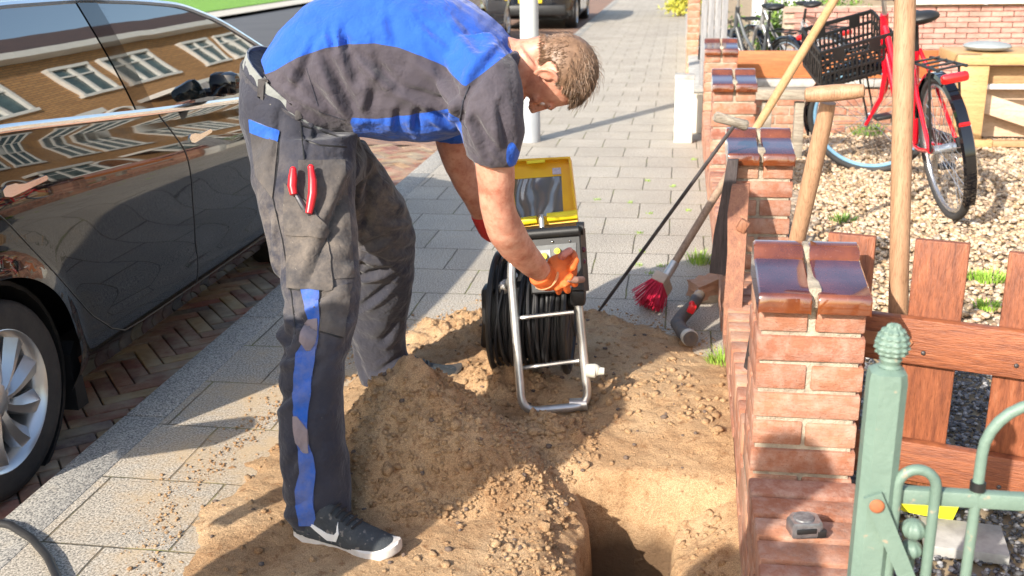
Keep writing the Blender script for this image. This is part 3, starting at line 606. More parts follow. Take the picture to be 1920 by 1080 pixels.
def make_car(nm, loc, pt, label, group=None, rz=0, plate=False, sc=.93):
    root = thing(nm, loc, label, 'car', group, rz); root.scale = (sc, sc, sc)
    # body -----------------------------------------------------------------
    ys = np.linspace(-.94, 3.775, 190); nz = 40; mb = MB(); wheels = [(0, .33), (2.86, .33)]; RA = .405
    for sgn in (1, -1):
        vs = []; 
        for y in ys:
            zr, zb = lerp_tab(ROCK, y), belt(y)
            for k in range(nz+1):
                z = zr+(zb-zr)*k/nz; vs.append([y, z])
        V = np.array(vs); rem = np.zeros(len(V), bool)
        for (wy, wz) in wheels:
            d = np.hypot(V[:, 0]-wy, V[:, 1]-wz); near = (d < RA+.016) & (d > RA-.028); V[near] = np.array([wy, wz])+(V[near]-[wy, wz])/d[near][:, None]*RA; rem |= (d <= RA-.028)
        P = []
        for y, z in V:
            x = sidex(y, z)
            for (wy, wz) in wheels:
                d = math.hypot(y-wy, z-wz); x += .028*math.exp(-((d-RA)/.05)**2)*planw(y)
            P.append((sgn*x, y, z))
        fs = []
        for i in range(len(ys)-1):
            for k in range(nz):
                a = i*(nz+1)+k; q = (a, a+nz+1, a+nz+2, a+1)
                if not any(rem[j] for j in q): fs.append(q)
        mb.add(P, fs)
    # deck: boot, hood
    def deck(u, v):
        y = -.94+4.715*v; w_ = sidex(y, 99); s = u*2-1; return (s*w_, y, belt(y)+(.07*(1-abs(s)**2.2))*min(1, w_/.6)-.0)
    g = grid_mesh(deck, 24, 90); mb.add(g.v, g.f)
    # ends and floor pan
    for ye in (-.94, 3.775):
        w_ = sidex(ye, .6)+.02; mb.box((0, ye, (lerp_tab(ROCK, ye)+belt(ye))/2), (w_*1.9, .02, belt(ye)-lerp_tab(ROCK, ye)-.02))
    obj('body', mb, pt, root, world=False, angle=50)
    mb = MB(); mb.box((0, 1.42, .28), (1.5, 4.2, .12)); mb.box((0, 1.42, .55), (1.36, 4.1, .5)); 
    for wy, _ in wheels: 
        for s in (1, -1): mb.lathe([(0, .395), (.2, .395), (.2, .38), (.0, .38)], (s*.66 if s > 0 else -.86, wy, .33), (1, 0, 0), 28)
    obj('underbody', mb, M_BLK, root, world=False)
    # roof
    ya = np.linspace(-.85, 2.78, 60)
    def roof(u, v):
        y = -.85+3.83*v; A = smooth_tab(ARCH, y); s = u*2-1; w_ = gx(A); return (s*w_, y, A+.065*(1-abs(s)**2.4))
    g = grid_mesh(roof, 20, 70); obj('roof', g, pt, root, world=False)
    # side glass and pillars
    def xs_(y, s, off=0):
        A = smooth_tab(ARCH, y); b_ = belt(y)-.01; z = b_+(A-b_)*s; return (gx(z)+off, y, z)
    def pane(y0, y1, s0=0, s1=1, off=0., lean=0.):
        def f(u, v):
            y = y0+(y1-y0)*u+lean*v; return xs_(y, s0+(s1-s0)*v, off)
        return f
    for sgn in (1, -1):
        for (a, b_) in ((-.72, 1.22), (1.2, 2.9)):
            g = grid_mesh(pane(a, b_), 36, 14); g.v = [(sgn*x, y, z) for x, y, z in g.v]; obj('window', g, M_CG, root, world=False)
        for (a, b_) in ((1.14, 1.28), (-.06, -.03)):
            g = grid_mesh(pane(a, b_, off=.004, lean=-.1), 3, 14); g.v = [(sgn*x, y, z) for x, y, z in g.v]; obj('window_pillar', g, M_BLACKP, root, world=False)
        # trims
        tm = MB(); tm.tube([(sgn*(gx(smooth_tab(ARCH, y))+.004), y, smooth_tab(ARCH, y)) for y in np.linspace(-.8, 2.96, 60)], .012, 6); obj('roof_trim', tm, M_CHROME, root, world=False)
        bt = MB()
        rings = []
        for y in np.linspace(-.75, 2.9, 60):
            z = belt(y); x = .868*1.0; rings.append([Vector((sgn*(x+dx), y, z+dz)) for dx, dz in ((-.02, .016), (.004, .018), (.014, .006), (.014, -.008), (-.02, -.012))])
        bt.loft(rings); obj('belt_trim', bt, M_CHROME, root, world=False)
        # door seams
        sm_ = MB()
        def line(pts, r=.0035): sm_.tube([(sgn*(sidex(y, z)-.0005+(0.028*math.exp(-((math.hypot(y, z-.33)-RA)/.05)**2))), y, z) for y, z in pts], r, 5)
        def dens_(pts, n=8): return [(pts[i][0]+(pts[i+1][0]-pts[i][0])*k/n, pts[i][1]+(pts[i+1][1]-pts[i][1])*k/n) for i in range(len(pts)-1) for k in range(n)]+[pts[-1]]
        line(dens_([(1.285, 1.06), (1.36, .90), (1.395, .75), (1.41, .48), (1.43, .40), (1.40, .28)]))
        line(dens_([(-.22, 1.14), (-.02, 1.03), (.11, .914), (.24, .77), (.38, .61), (.55, .43), (.66, .34), (.76, .295), (.9, .285), (1.4, .28), (2.6, .275), (2.66, .3), (2.64, .62), (2.55, .92)]))
        obj('door_seam', sm_, M_BLK, root, world=False)
        for hy, hz in ((.262, .992), (1.568, .929)):
            hm = MB(); x = lambda y, z: sgn*(sidex(y, z)+.006)
            pr_ = [(-.13, -.012), (-.10, -.020), (.09, -.008), (.105, -.003), (.10, .008), (-.02, .006), (-.045, .010), (-.06, .016), (-.105, .018), (-.13, .008)]
            hm.prism([(x(hy+a, hz+b_), hy+a, hz+b_) for a, b_ in pr_], (sgn*-.01, 0, 0)); obj('door_handle', hm, M_CHROME, root, world=False)
        mr = MB(); mr.box((sgn*.95, 1.80, 1.125), (.15, .08, .105), bev=.038); mr.box((sgn*.9, 1.80, 1.085), (.1, .04, .04), bev=.01); mo = obj('mirror', mr, M_BLACKP, root, world=False)
        fl = MB(); fl.prism([(sgn*x_, y_, z_) for x_, y_, z_ in [(.80, .43, .10), (.80, .43, .32), (.80, .47, .36), (.80, .50, .10)]], (sgn*.06, 0, 0)); obj('mud_flap', fl, M_BLK, root, world=False)
        tl = MB(); tl.box((sgn*.70, -.90, .86), (.34, .12, .12), Matrix.Rotation(sgn*.45, 3, 'Z'), bev=.03); obj('tail_light', tl, M_REDG, root, world=False)
    if plate:
        pm = MB(); pm.box((0, -.98, .62), (.5, .03, .11), bev=.004); obj('number_plate', pm, M_PLATE, root, world=False)
        pm = MB(); pm.box((0, -.96, .42), (1.5, .12, .22), bev=.05); obj('bumper', pm, M_BLK, root, world=False)
    # wheels
    ty = MB(); R = .335; ty.lathe([(-.1, .235), (-.105, .29), (-.10, .318), (-.085, .331), (-.04, R), (.04, R), (.085, .331), (.10, .318), (.105, .29), (.1, .235)], (0, 0, 0), (1, 0, 0), 56, False)
    wh = obj('wheel', ty, M_RUB, root, world=False); wh.location = (.79, 0, .33)
    rm = MB(); rm.lathe([(-.09, .22), (.085, .236), (.098, .240), (.102, .234), (.092, .222), (.05, .208), (-.09, .2)], (0, 0, 0), (1, 0, 0), 56, False)
    for k in range(10):
        a0 = 2*math.pi*k/10; rings = []
        for (rr_, wd, xx, sk) in [(.03, .02, .070, 0), (.07, .022, .074, .02), (.12, .029, .072, .09), (.17, .038, .070, .16), (.222, .047, .072, .22)]:
            c_ = a0+sk; u = Vector((0, math.cos(c_), math.sin(c_))); v = Vector((0, -math.sin(c_), math.cos(c_)))
            rings.append([Vector((xx-.03, 0, 0))+u*rr_-v*wd, Vector((xx+.004, 0, 0))+u*rr_-v*wd*.8, Vector((xx+.014, 0, 0))+u*rr_+v*wd*.1, Vector((xx-.012, 0, 0))+u*rr_+v*wd, Vector((xx-.03, 0, 0))+u*rr_+v*wd])
        rm.loft(rings)
    rm.lathe([(.04, .06), (.08, .055), (.088, .03), (.088, .001)], (0, 0, 0), (1, 0, 0), 20)
    ro = obj('rim', rm, M_RIM, wh, world=False)
    dk = MB(); dk.lathe([(-.02, .19), (.0, .19)], (0, 0, 0), (1, 0, 0), 32); do = obj('brake_disc', dk, mat('brake_disc', (.10, .10, .10), (.05, .05, .05), 20, .5, .1, metal=.6), wh, world=False)
    for (x, y, z) in ((.79, 2.86, .33), (-.79, 0, .33), (-.79, 2.86, .33)):
        c = copy_tree(wh, root); c.location = (x, y, z); 
        if x < 0: c.rotation_euler = (0, 0, math.pi)
    return root
CAR1 = make_car('parked_car', (-2.80, 2.60, -.085), M_BLACKP, 'glossy black sedan with chrome window trim parked at the kerb beside the bending man', 'cars parked along the street')
c2 = copy_tree(CAR1); c2.location = (-2.83, -2.95, -.085); c2['label'] = 'black sedan added unseen behind the first one to shade the kerb side'  # unseen copy added for the shade it throws around the kerb
make_car('parked_car', (-2.86, 21.6, -.085), M_NIGHT, 'dark car with red tail light parked at the kerb far up the street', 'cars parked along the street', plate=True)
make_car('parked_car', (-3.85, 16.3, -.085), M_SILVERP, 'silver car far up the street, mostly hidden behind the blue shoulder of the man', 'cars parked along the street', plate=True)
# ================================================================ MAN BENDING FORWARD
def cloth(name, c1, c2, dirt=None, dfac=(.5, .8), attr=None, ac=None, rough=.85, sheen=.2, below=None):
    m, t, b = NT(name); n = tex(t, 'noise', 7, 5); c = ramp(t, n.outputs[0], [(.35, c2), (.65, c1)])
    if attr:
        a = t.nodes.new('ShaderNodeAttribute'); a.attribute_name = attr; f = ramp(t, a.outputs['Fac'], [(.495, (0, 0, 0)), (.505, (1, 1, 1))])
        n5 = tex(t, 'noise', 5, 4); bl = ramp(t, n5.outputs[0], [(.35, tuple(x*.8 for x in ac)), (.65, ac)]); c = mixc(t, c, bl, f)
    if dirt:
        a = t.nodes.new('ShaderNodeAttribute'); a.attribute_name = 'dirt'
        d = tex(t, 'noise', 11, 7, rough=.75); f = ramp(t, d.outputs[0], [(.38, (0, 0, 0)), (.72, (1, 1, 1))])
        mu = t.nodes.new('ShaderNodeMath'); mu.operation = 'MULTIPLY'; t.links.new(f, mu.inputs[0]); t.links.new(a.outputs['Fac'], mu.inputs[1]); c = mixc(t, c, dirt, mu.outputs[0])
        sp = tex(t, 'noise', 130, 2); f = ramp(t, sp.outputs[0], [(.74, (0, 0, 0)), (.78, (.5, .5, .5))]); c = mixc(t, c, (.4, .36, .3), f)
    t.links.new(c, b.inputs[0]); b.inputs['Roughness'].default_value = rough; b.inputs['Sheen Weight'].default_value = sheen; b.inputs['Specular IOR Level'].default_value = .25
    cr = ramp(t, tex(t, 'noise', 6.5, 4, rough=.55).outputs[0], [(.40, (1, 1, 1)), (.49, (.05, .05, .05)), (.60, (1, 1, 1))]); bumpn(t, b, cr, .32, .012)
    bumpn(t, b, tex(t, 'noise', 18, 6, rough=.65).outputs[0], .5, .010); bumpn(t, b, tex(t, 'noise', 420, 2).outputs[0], .2, .001); return m
BLUE = (.018, .098, .50); CHAR = (.072, .062, .075)
M_SHIRT = cloth('shirt_cloth', CHAR, (.055, .047, .06), attr='zone', ac=BLUE)
M_TROU = cloth('trouser_cloth', (.036, .038, .054), (.022, .023, .035), dirt=(.24, .20, .16))
M_TROU2 = cloth('pocket_cloth', (.075, .068, .066), (.045, .042, .045), dirt=(.22, .18, .145)); M_BLUEC = cloth('blue_trim_cloth', (.018, .11, .50), (.016, .09, .4), dirt=(.25, .22, .2))
M_PINKC = cloth('pale_trim_cloth', (.30, .24, .25), (.20, .17, .19)); M_BELT = cloth('grey_belt', (.26, .27, .26), (.16, .17, .165)); M_UNDER = cloth('underwear', (.6, .56, .54), (.5, .42, .42))
def skin():
    m, t, b = NT('skin'); n = tex(t, 'noise', 12, 5); c = ramp(t, n.outputs[0], [(.32, (.40, .155, .10)), (.5, (.56, .27, .185)), (.72, (.68, .38, .27))])
    n9 = tex(t, 'noise', 38, 5); c = mixc(t, c, (.80, .50, .42), ramp(t, n9.outputs[0], [(.5, (0, 0, 0)), (.66, (.55, .55, .55))]), 'MULTIPLY')
    n2 = tex(t, 'noise', 90, 4); c = mixc(t, c, (.8, .62, .55), ramp(t, n2.outputs[0], [(.5, (0, 0, 0)), (.7, (.6, .6, .6))]), 'MULTIPLY')
    t.links.new(c, b.inputs[0]); b.inputs['Roughness'].default_value = .48; b.inputs['Subsurface Weight'].default_value = .12; b.inputs['Subsurface Radius'].default_value = (.02, .008, .004); b.inputs['Subsurface Scale'].default_value = .5
    bumpn(t, b, tex(t, 'noise', 160, 5).outputs[0], .25, .002); return m
M_SKIN = skin(); M_HAIR = mat('brown_hair', (.235, .14, .085), (.15, .085, .05), 60, .5, 0); M_HAIRL = mat('fair_hair', (.34, .22, .135), (.27, .17, .10), 60, .45, 0); M_HAIRD = mat('dark_brown_hair', (.12, .072, .042), (.07, .042, .025), 30, .5, 0)
M_GLOVE = mat('orange_glove', (.80, .17, .03), (.62, .11, .02), 18, .7, .5, 60); M_GLTIP = mat('dirty_glove_tip', (.34, .19, .14), (.24, .14, .11), 25, .7, .5, 80); M_REDG2 = mat('red_glove', (.6, .03, .03), (.45, .02, .02), 18, .6, .4, 60)
MAN = thing('person', (-.95, 2.85, 0), 'man in blue and charcoal work shirt and dusty work trousers bending over the camera reel', 'person')
def silring(top, bot, y, hw, n=28, py=0.0, squ=2.3):
    a = PY(*top, y); b_ = PY(*bot, y); c = (a+b_)/2; v = (a-b_)/2; L = v.length; vn = v.normalized(); h = Vector((0, 1, 0))
    out = []
    for j in range(n):
        th = 2*math.pi*j/n; cs, sn = math.cos(th), math.sin(th); k = (abs(cs)**squ+abs(sn)**squ)**(-1/squ)
        out.append(c+vn*(L*sn*k)+h*(hw*cs*k))
    return out
def cat(rings, sub=3):
    """catmull-rom interpolation between rings"""
    out = []; k = len(rings)
    for i in range(k-1):
        p0, p1, p2, p3 = rings[max(i-1, 0)], rings[i], rings[i+1], rings[min(i+2, k-1)]
        for s in range(sub):
            t = s/sub; t2, t3 = t*t, t*t*t
            out.append([(p1[j]*2+(p2[j]-p0[j])*t+(p0[j]*2-p1[j]*5+p2[j]*4-p3[j])*t2+(p1[j]*3-p0[j]-p2[j]*3+p3[j])*t3)*.5 for j in range(len(p1))])
    out.append(rings[-1]); return out
# folds: strokes in photo-plane coordinates, carried as world x,z lines on the near side of the body
FK = 1.55
def folds(lines, yref):
    L = [(PY(*a, yref), PY(*b_, yref), w_, d_) for a, b_, w_, d_ in lines]
    def f(co, no):
        out = np.zeros(len(co)); side = np.clip(-no[:, 1]*1.3+.35, 0, 1)
        for A, B, w_, d_ in L:
            ax, az, bx, bz = A.x, A.z, B.x, B.z; ex, ez = bx-ax, bz-az; l2 = ex*ex+ez*ez
            t = np.clip(((co[:, 0]-ax)*ex+(co[:, 2]-az)*ez)/l2, 0, 1); dx = co[:, 0]-ax-ex*t; dz = co[:, 2]-az-ez*t; d = np.hypot(dx, dz)
            d_ = d_*FK; sg = np.sign(dx*ez-dz*ex); tp = np.sin(np.pi*np.clip(t*.9+.05, 0, 1))**.6
            out += d_*tp*(-np.exp(-(d/w_)**2)+.75*np.exp(-((d*sg-1.7*w_)/(w_*1.1))**2))*side
        return out
    return f
# ---- shirt
T = [((508, 96), (612, 252), 2.90, .168), ((528, 58), (668, 252), 2.90, .178), ((580, 8), (705, 256), 2.91, .185), ((660, -28), (762, 262), 2.93, .19), ((760, -38), (830, 258), 2.95, .195), ((845, -15), (880, 244), 2.97, .205), ((905, 22), (912, 220), 2.99, .20), ((944, 62), (932, 200), 3.0, .155), ((962, 84), (950, 186), 3.0, .10), ((972, 96), (960, 178), 3.0, .082)]
mb = MB(); mb.loft(cat([silring(a, b_, y, hw) for a, b_, y, hw in T], 3))
def limb(pts, n=20, sub=3):   # pts: (px,py,y,rx_px_world,ry)
    rings = []; C = [PY(p[0], p[1], p[2]) for p in pts]
    for i, p in enumerate(pts):
        t = (C[min(i+1, len(C)-1)]-C[max(i-1, 0)]).normalized(); h = Vector((0, 1, 0)); h = (h-t*h.dot(t)).normalized(); v = t.cross(h)
        rings.append([C[i]+v*(p[3]*math.cos(2*math.pi*j/n))+h*(p[4]*math.sin(2*math.pi*j/n)) for j in range(n)])
    return cat(rings, sub)
mb.loft(limb([(880, 110, 2.86, .10, .09), (898, 150, 2.80, .112, .10), (912, 195, 2.76, .102, .098), (922, 240, 2.75, .088, .09), (926, 280, 2.76, .078, .082), (924, 296, 2.765, .074, .078)]))
mb.loft(limb([(865, 120, 3.14, .10, .09), (858, 170, 3.22, .10, .09), (850, 215, 3.26, .085, .08), (846, 250, 3.28, .075, .075)]))
SF = [((612, 100), (665, 212), .016, .016), ((560, 130), (625, 205), .014, .013), ((640, 60), (672, 150), .014, .012), ((672, 96), (745, 160), .013, .013), ((700, 90), (720, 150), .012, .007), ((745, 165), (850, 205), .012, .012), ((790, 110), (885, 190), .013, .010), ((800, 90), (860, 185), .012, .007), ((700, 165), (690, 215), .013, .009), ((590, 75), (560, 165), .012, .008), ((880, 185), (862, 235), .012, .014), ((905, 120), (880, 180), .012, .009), ((895, 200), (925, 285), .011, .009), ((945, 190), (958, 280), .012, .009), ((900, 220), (955, 292), .010, .008), ((830, 20), (900, 80), .014, .006), ((850, 60), (915, 105), .013, .006), ((780, 40), (845, 92), .012, .006), ((720, 30), (740, 80), .014, .006), ((615, 60), (630, 95), .010, .010), ((640, 66), (650, 90), .009, .008), ((935, 90), (900, 150), .012, .008), ((740, 215), (735, 245), .010, .010), ((775, 215), (770, 250), .010, .012), ((805, 212), (830, 245), .010, .009), ((540, 150), (600, 190), .012, .009)]
_sf = folds(SF, 2.74)
def sdisp(co, no): return _sf(co, no)+.0035*gnoise(co, 26, 3)+.0022*gnoise(co, 60, 5)
shirt = organic(mb, .0062, 5, sdisp)
# colour zones of the shirt as a signed field (>0.5 blue): distances to yoke curve and belly panel, in side elevation at the near flank
def curve_above(co, pts, yref):
    W = [PY(px, py, yref) for px, py in pts]; xs = [p.x for p in W]; zs = [p.z for p in W]; return co[:, 2]-np.interp(co[:, 0], xs, zs)
co = np.array(shirt.v)
yk = curve_above(co, [(480, 145), (514, 133), (560, 107), (610, 90), (650, 84), (700, 82), (745, 90), (790, 108), (830, 128), (880, 157), (905, 138), (930, 118), (962, 92), (1000, 70)], 2.74)
bel = -curve_above(co, [(480, 400), (640, 400), (655, 222), (700, 226), (750, 221), (800, 214), (850, 206), (872, 222), (878, 240), (882, 420), (1000, 420)], 2.74)
slv = np.zeros(len(co)); A = PY(962, 292, 2.76); slv = .017-np.hypot((co[:, 0]-A.x-.006)*1.2, (co[:, 2]-A.z-.01)*.45)
insleeve = (co[:, 0] > PY(872, 200, 2.76).x) & (co[:, 1] < 2.9)
bel = np.where(insleeve, -1, bel); zone = np.maximum(np.maximum(yk, bel), slv)
o = obj('shirt', shirt, M_SHIRT, MAN, angle=75); fattr(o, 'zone', np.clip(.5+zone*20, 0, 1)); SH_T = bvh(shirt)
# collar
mb = MB(); r_ = silring((968, 88), (956, 184), 3.0, .098); r2 = silring((984, 90), (968, 180), 3.0, .083)
mb.loft([r_, silring((978, 86), (963, 186), 3.0, .094), r2, [p+(Vector((0, 0, 0))) for p in silring((982, 96), (968, 174), 3.0, .076)]], caps=False); obj('collar', mb, cloth('collar_cloth', CHAR, (.04, .035, .045)), MAN)
# ---- trousers
mb = MB()
PL = [((474, 92), (655, 240), 2.90, .165), ((464, 130), (664, 262), 2.89, .178), ((464, 190), (672, 290), 2.88, .188), ((470, 250), (680, 318), 2.87, .188), ((482, 305), (680, 345), 2.86, .17)]
mb.loft(cat([silring(a, b_, y, hw) for a, b_, y, hw in PL], 3))
def leg(rows):
    return cat([silring((r, py), (l, py), y, hw, 24) for (py, l, r, y, hw) in rows], 3)
NL = [(250, 472, 668, 2.80, .115), (310, 474, 664, 2.76, .12), (370, 488, 660, 2.72, .118), (430, 504, 664, 2.68, .112), (490, 520, 670, 2.63, .108), (540, 535, 672, 2.58, .102), (590, 538, 668, 2.53, .096), (650, 534, 656, 2.48, .09), (710, 531, 641, 2.44, .085), (780, 529, 640, 2.41, .084), (850, 530, 648, 2.39, .086), (910, 535, 654, 2.375, .088), (950, 541, 656, 2.37, .09), (974, 550, 654, 2.365, .088)]
FL = [(270, 560, 680, 2.99, .115), (320, 585, 715, 3.03, .118), (370, 610, 748, 3.08, .115), (420, 640, 770, 3.13, .11), (470, 650, 776, 3.18, .105), (530, 652, 774, 3.24, .1), (590, 658, 764, 3.30, .095), (640, 664, 758, 3.34, .092), (680, 672, 768, 3.36, .092), (712, 682, 778, 3.37, .095), (728, 690, 772, 3.37, .09)]
mb.loft(leg(NL)); mb.loft(leg(FL))
TF = [((560, 540), (640, 580), .010, .012), ((540, 545), (590, 600), .010, .010), ((570, 620), (640, 600), .012, .010), ((565, 700), (640, 640), .012, .009), ((600, 560), (560, 640), .010, .007), ((610, 790), (640, 740), .012, .007), ((560, 860), (600, 960), .014, .009), ((590, 860), (650, 830), .012, .008), ((560, 930), (640, 890), .012, .008), ((540, 800), (560, 900), .012, .006), ((580, 250), (640, 268), .008, .009), ((560, 225), (640, 262), .007, .008), ((650, 310), (620, 430), .013, .009), ((500, 220), (505, 330), .010, .005), ((560, 200), (565, 300), .006, .006), ((640, 350), (600, 520), .014, .010), ((600, 540), (650, 520), .012, .011), ((525, 400), (545, 560), .009, .007), ((500, 400), (540, 520), .010, .006),
      ((655, 480), (720, 500), .012, .012), ((680, 440), (760, 400), .014, .013), ((690, 520), (760, 470), .013, .012), ((670, 560), (760, 590), .013, .012), ((680, 610), (750, 560), .013, .010), ((700, 650), (770, 690), .013, .010), ((720, 330), (690, 430), .013, .010), ((655, 420), (700, 470), .012, .010), ((690, 640), (750, 620), .012, .009), ((735, 600), (745, 700), .012, .009), ((610, 300), (700, 360), .014, .008)]
_tf = folds(TF, 2.62)
trou = organic(mb, .0065, 5, lambda co, no: _tf(co, no)+.004*gnoise(co, 24, 8)+.0028*gnoise(co, 52, 9))
def dirtv(co): 
    z = co[:, 2]; return np.clip(.05+.8*np.exp(-((z-.74)/.17)**2), 0, 1)
o = obj('trousers', trou, M_TROU, MAN, angle=75); fattr(o, 'dirt', dirtv(np.array(trou.v))); TR_T = bvh(trou)
def tp(name, pl, m, nu=10, nv=14, y=2.7, off=.004, par=MAN, tree=None):
    a = [PY(*p, y) for p in pl]; mb = patch(MB(), tree or TR_T, quadfn(*a), nu, nv, off=off)
    o = obj(name, mb, m, par, angle=60); fattr(o, 'dirt', dirtv(np.array([(v[0], v[1], v[2]) for v in mb.v]))); return o
def ribbon(name, segs, m, off=.005):   # segs: list of (left px, right px, py)
    mb = MB(); W = [(PY(l, py, 2.55), PY(r, py, 2.55)) for l, r, py in segs]; n = len(segs)-1
    def f(u, v):
        t = v*n; i = min(int(t), n-1); q = t-i; a = W[i][0].lerp(W[i+1][0], q); b_ = W[i][1].lerp(W[i+1][1], q); return a.lerp(b_, u)
    patch(mb, TR_T, f, 5, n*5, off=off); o = obj(name, mb, m, MAN, angle=60); fattr(o, 'dirt', np.full(len(mb.v), .55)); return o
ribbon('side_stripe', [(563, 598, 541), (572, 598, 580), (580, 600, 600), (570, 596, 640), (556, 592, 660), (552, 586, 700), (550, 582, 740), (550, 578, 770), (554, 576, 800), (556, 578, 830), (562, 588, 860), (562, 592, 885), (554, 588, 920), (556, 588, 950), (562, 594, 985)], M_BLUEC)
ribbon('reflective_patch', [(579, 596, 598), (566, 597, 618), (564, 592, 640), (578, 584, 660)], M_PINKC, .0075)
ribbon('reflective_patch', [(551, 558, 780), (552, 577, 805), (555, 579, 830), (571, 578, 850)], M_PINKC, .0075)
tp('cargo_pocket', [(541, 540), (624, 545), (616, 440), (538, 432)], M_TROU2, 12, 14, off=.009)
tp('pocket_flap', [(538, 442), (618, 446), (592, 395), (534, 345)], M_TROU2, 12, 12, off=.014)
tp('back_pocket', [(482, 330), (512, 372), (524, 268), (470, 238)], M_TROU2, 10, 12, off=.006)
tp('pocket_trim', [(472, 248), (522, 268), (524, 246), (470, 224)], M_BLUEC, 8, 4, off=.008)
tp('thigh_panel', [(548, 532), (664, 520), (646, 300), (560, 300)], M_TROU2, 16, 24, off=.003)
tp('knee_patch', [(600, 620), (644, 632), (658, 532), (604, 545)], M_TROU2, 10, 12, off=.006)
# seams
def seam(px, tree=TR_T, m=M_BLK, r=.0016, y=2.6, name='seam', par=MAN):
    pts = []
    for i in range(len(px)-1):
        for k in range(6):
            t = k/6; q = PY(px[i][0]*(1-t)+px[i+1][0]*t, px[i][1]*(1-t)+px[i+1][1]*t, y); o_ = Vector((0, 0, HC)); h = tree.ray_cast(o_, (q-o_).normalized())
            if h[0] is not None: pts.append(h[0]-Vector((0, .001, 0)))
    if len(pts) > 2: mb = MB(); mb.tube(pts, r, 5); return obj(name, mb, m, par)
seam([(562, 195), (565, 240), (572, 310)], r=.0022); seam([(525, 250), (522, 300), (512, 370)]); seam([(568, 262), (600, 272), (660, 276)], r=.0022); seam([(565, 235), (600, 245), (650, 262)], r=.003); seam([(575, 128), (600, 210), (655, 228)], tree=SH_T, r=.0012, m=M_TROU)
seam([(512, 372), (530, 450), (548, 560), (556, 640)], r=.0018); seam([(880, 160), (868, 190), (862, 225), (878, 245)], tree=SH_T, r=.0016, y=2.7, m=M_TROU)
# belt and waistband
def bandring(d, k=1.03, off=0):
    r = silring((474-d*6+off, 92+d*34), (655+d*6, 240+d*15), 2.90, .168); c = sum(r, Vector())/len(r); return [c+(p-c)*k for p in r]
mb = MB(); mb.loft([bandring(-.1, 1.0, 4), bandring(-.1, 1.03, 4), bandring(.70, 1.035), bandring(.70, 1.0)], caps=False); obj('belt', mb, M_BELT, MAN); BELT_MB = mb
mb = MB(); mb.loft([bandring(.62, 1.0), bandring(.62, 1.07), bandring(1.25, 1.055), bandring(1.25, 1.0)], caps=False); wb = obj('waistband', mb, M_TROU, MAN); fattr(wb, 'dirt', np.full(len(mb.v), .25)); WB_T = bvh(mb)
allw = MB(); allw.add(mb.v, mb.f); allw.add(BELT_MB.v, BELT_MB.f); AW_T = bvh(allw)
for (a, b_) in (((492, 128), (490, 190)), ((562, 160), (558, 222))):
    tp('belt_loop', [(b_[0]-5, b_[1]), (b_[0]+6, b_[1]+3), (a[0]+6, a[1]+3), (a[0]-5, a[1])], M_TROU2, 2, 6, off=.007, tree=AW_T)
for pts in ([(541, 540), (538, 432), (534, 345)], [(541, 541), (582, 545), (624, 546)], [(624, 545), (620, 490), (617, 446), (592, 395), (562, 368), (534, 344)], [(538, 441), (578, 446), (618, 447)], [(480, 330), (512, 373)], [(604, 545), (640, 536), (662, 531)], [(600, 620), (630, 630), (644, 633)], [(577, 545), (574, 500), (576, 448)]): seam(pts, r=.0022)
# ---- skin: head, neck, arms (one surface)
HC_ = PY(1037, 131, 3.0)
Uh = Vector((.965, .06, -.25)).normalized(); Fh = Vector((-.22, .12, -.97)); Fh = (Fh-Uh*Fh.dot(Uh)).normalized(); Sh = Uh.cross(Fh)   # up, face, side
if Sh.y > 0: Sh = -Sh
Sh = Sh.normalized()
def H(f, s, u): return HC_+Fh*f*1.04+Sh*s*1.04+Uh*u*1.04
HR = Matrix((Fh, Sh, Uh)).transposed()
mb = MB()
def he(f, s, u, rf, rs, ru, rot=None): mb.ell(H(f, s, u), (rf, rs, ru), HR if rot is None else HR @ rot, 20, 14)
he(-.008, 0, .028, .101, .079, .093); he(.03, 0, .0, .074, .068, .10); he(.042, 0, -.07, .052, .05, .046); he(.070, 0, -.108, .024, .026, .02); he(.02, 0, -.075, .06, .058, .035)
he(.09, 0, .018, .018, .052, .016)                                     # brow
for s in (-1, 1): he(.068, s*.036, -.022, .026, .022, .02)                # cheek bones
nb = [H(.098, 0, .012), H(.108, 0, -.006), H(.122, 0, -.03), H(.112, 0, -.040)]; mb.tube(nb, [.010, .012, .015, .010], 10)
for s in (-1, 1): he(.102, s*.012, -.036, .011, .009, .009)
he(.096, 0, -.062, .012, .024, .006); he(.094, 0, -.074, .011, .020, .007)  # lips
for s in (-1, 1):                                                         # ears: rim and lobe
    ear = [H(-.002-.022*math.sin(a)+.004, s*(.079+.010*math.sin(a)), -.012+.030*math.cos(a)) for a in [math.pi*k/10 for k in range(-1, 12)]]; mb.tube(ear, [.005]*4+[.006]*9, 8); he(-.004, s*.079, -.012, .016, .006, .024); he(.002, s*.078, -.042, .008, .005, .009)
mb.tube([H(-.022, 0, -.06), (H(-.03, 0, -.09)+PY(990, 142, 3.0))/2, PY(966, 140, 3.0), PY(935, 135, 2.99)], [.062, .062, .068, .075], 20)
mb.tube([H(-.055, 0, -.02), PY(975, 108, 3.0), PY(940, 100, 3.0)], [.04, .05, .05], 16)
# near arm (upper arm, elbow, forearm, wrist)
mb.loft(limb([(920, 215, 2.77, .060, .06), (926, 280, 2.765, .056, .058), (930, 340, 2.78, .052, .054), (934, 390, 2.80, .049, .050), (945, 425, 2.83, .053, .050), (966, 460, 2.89, .051, .047), (993, 490, 2.96, .042, .040), (1014, 510, 3.02, .034, .031), (1030, 524, 3.06, .031, .028)]))
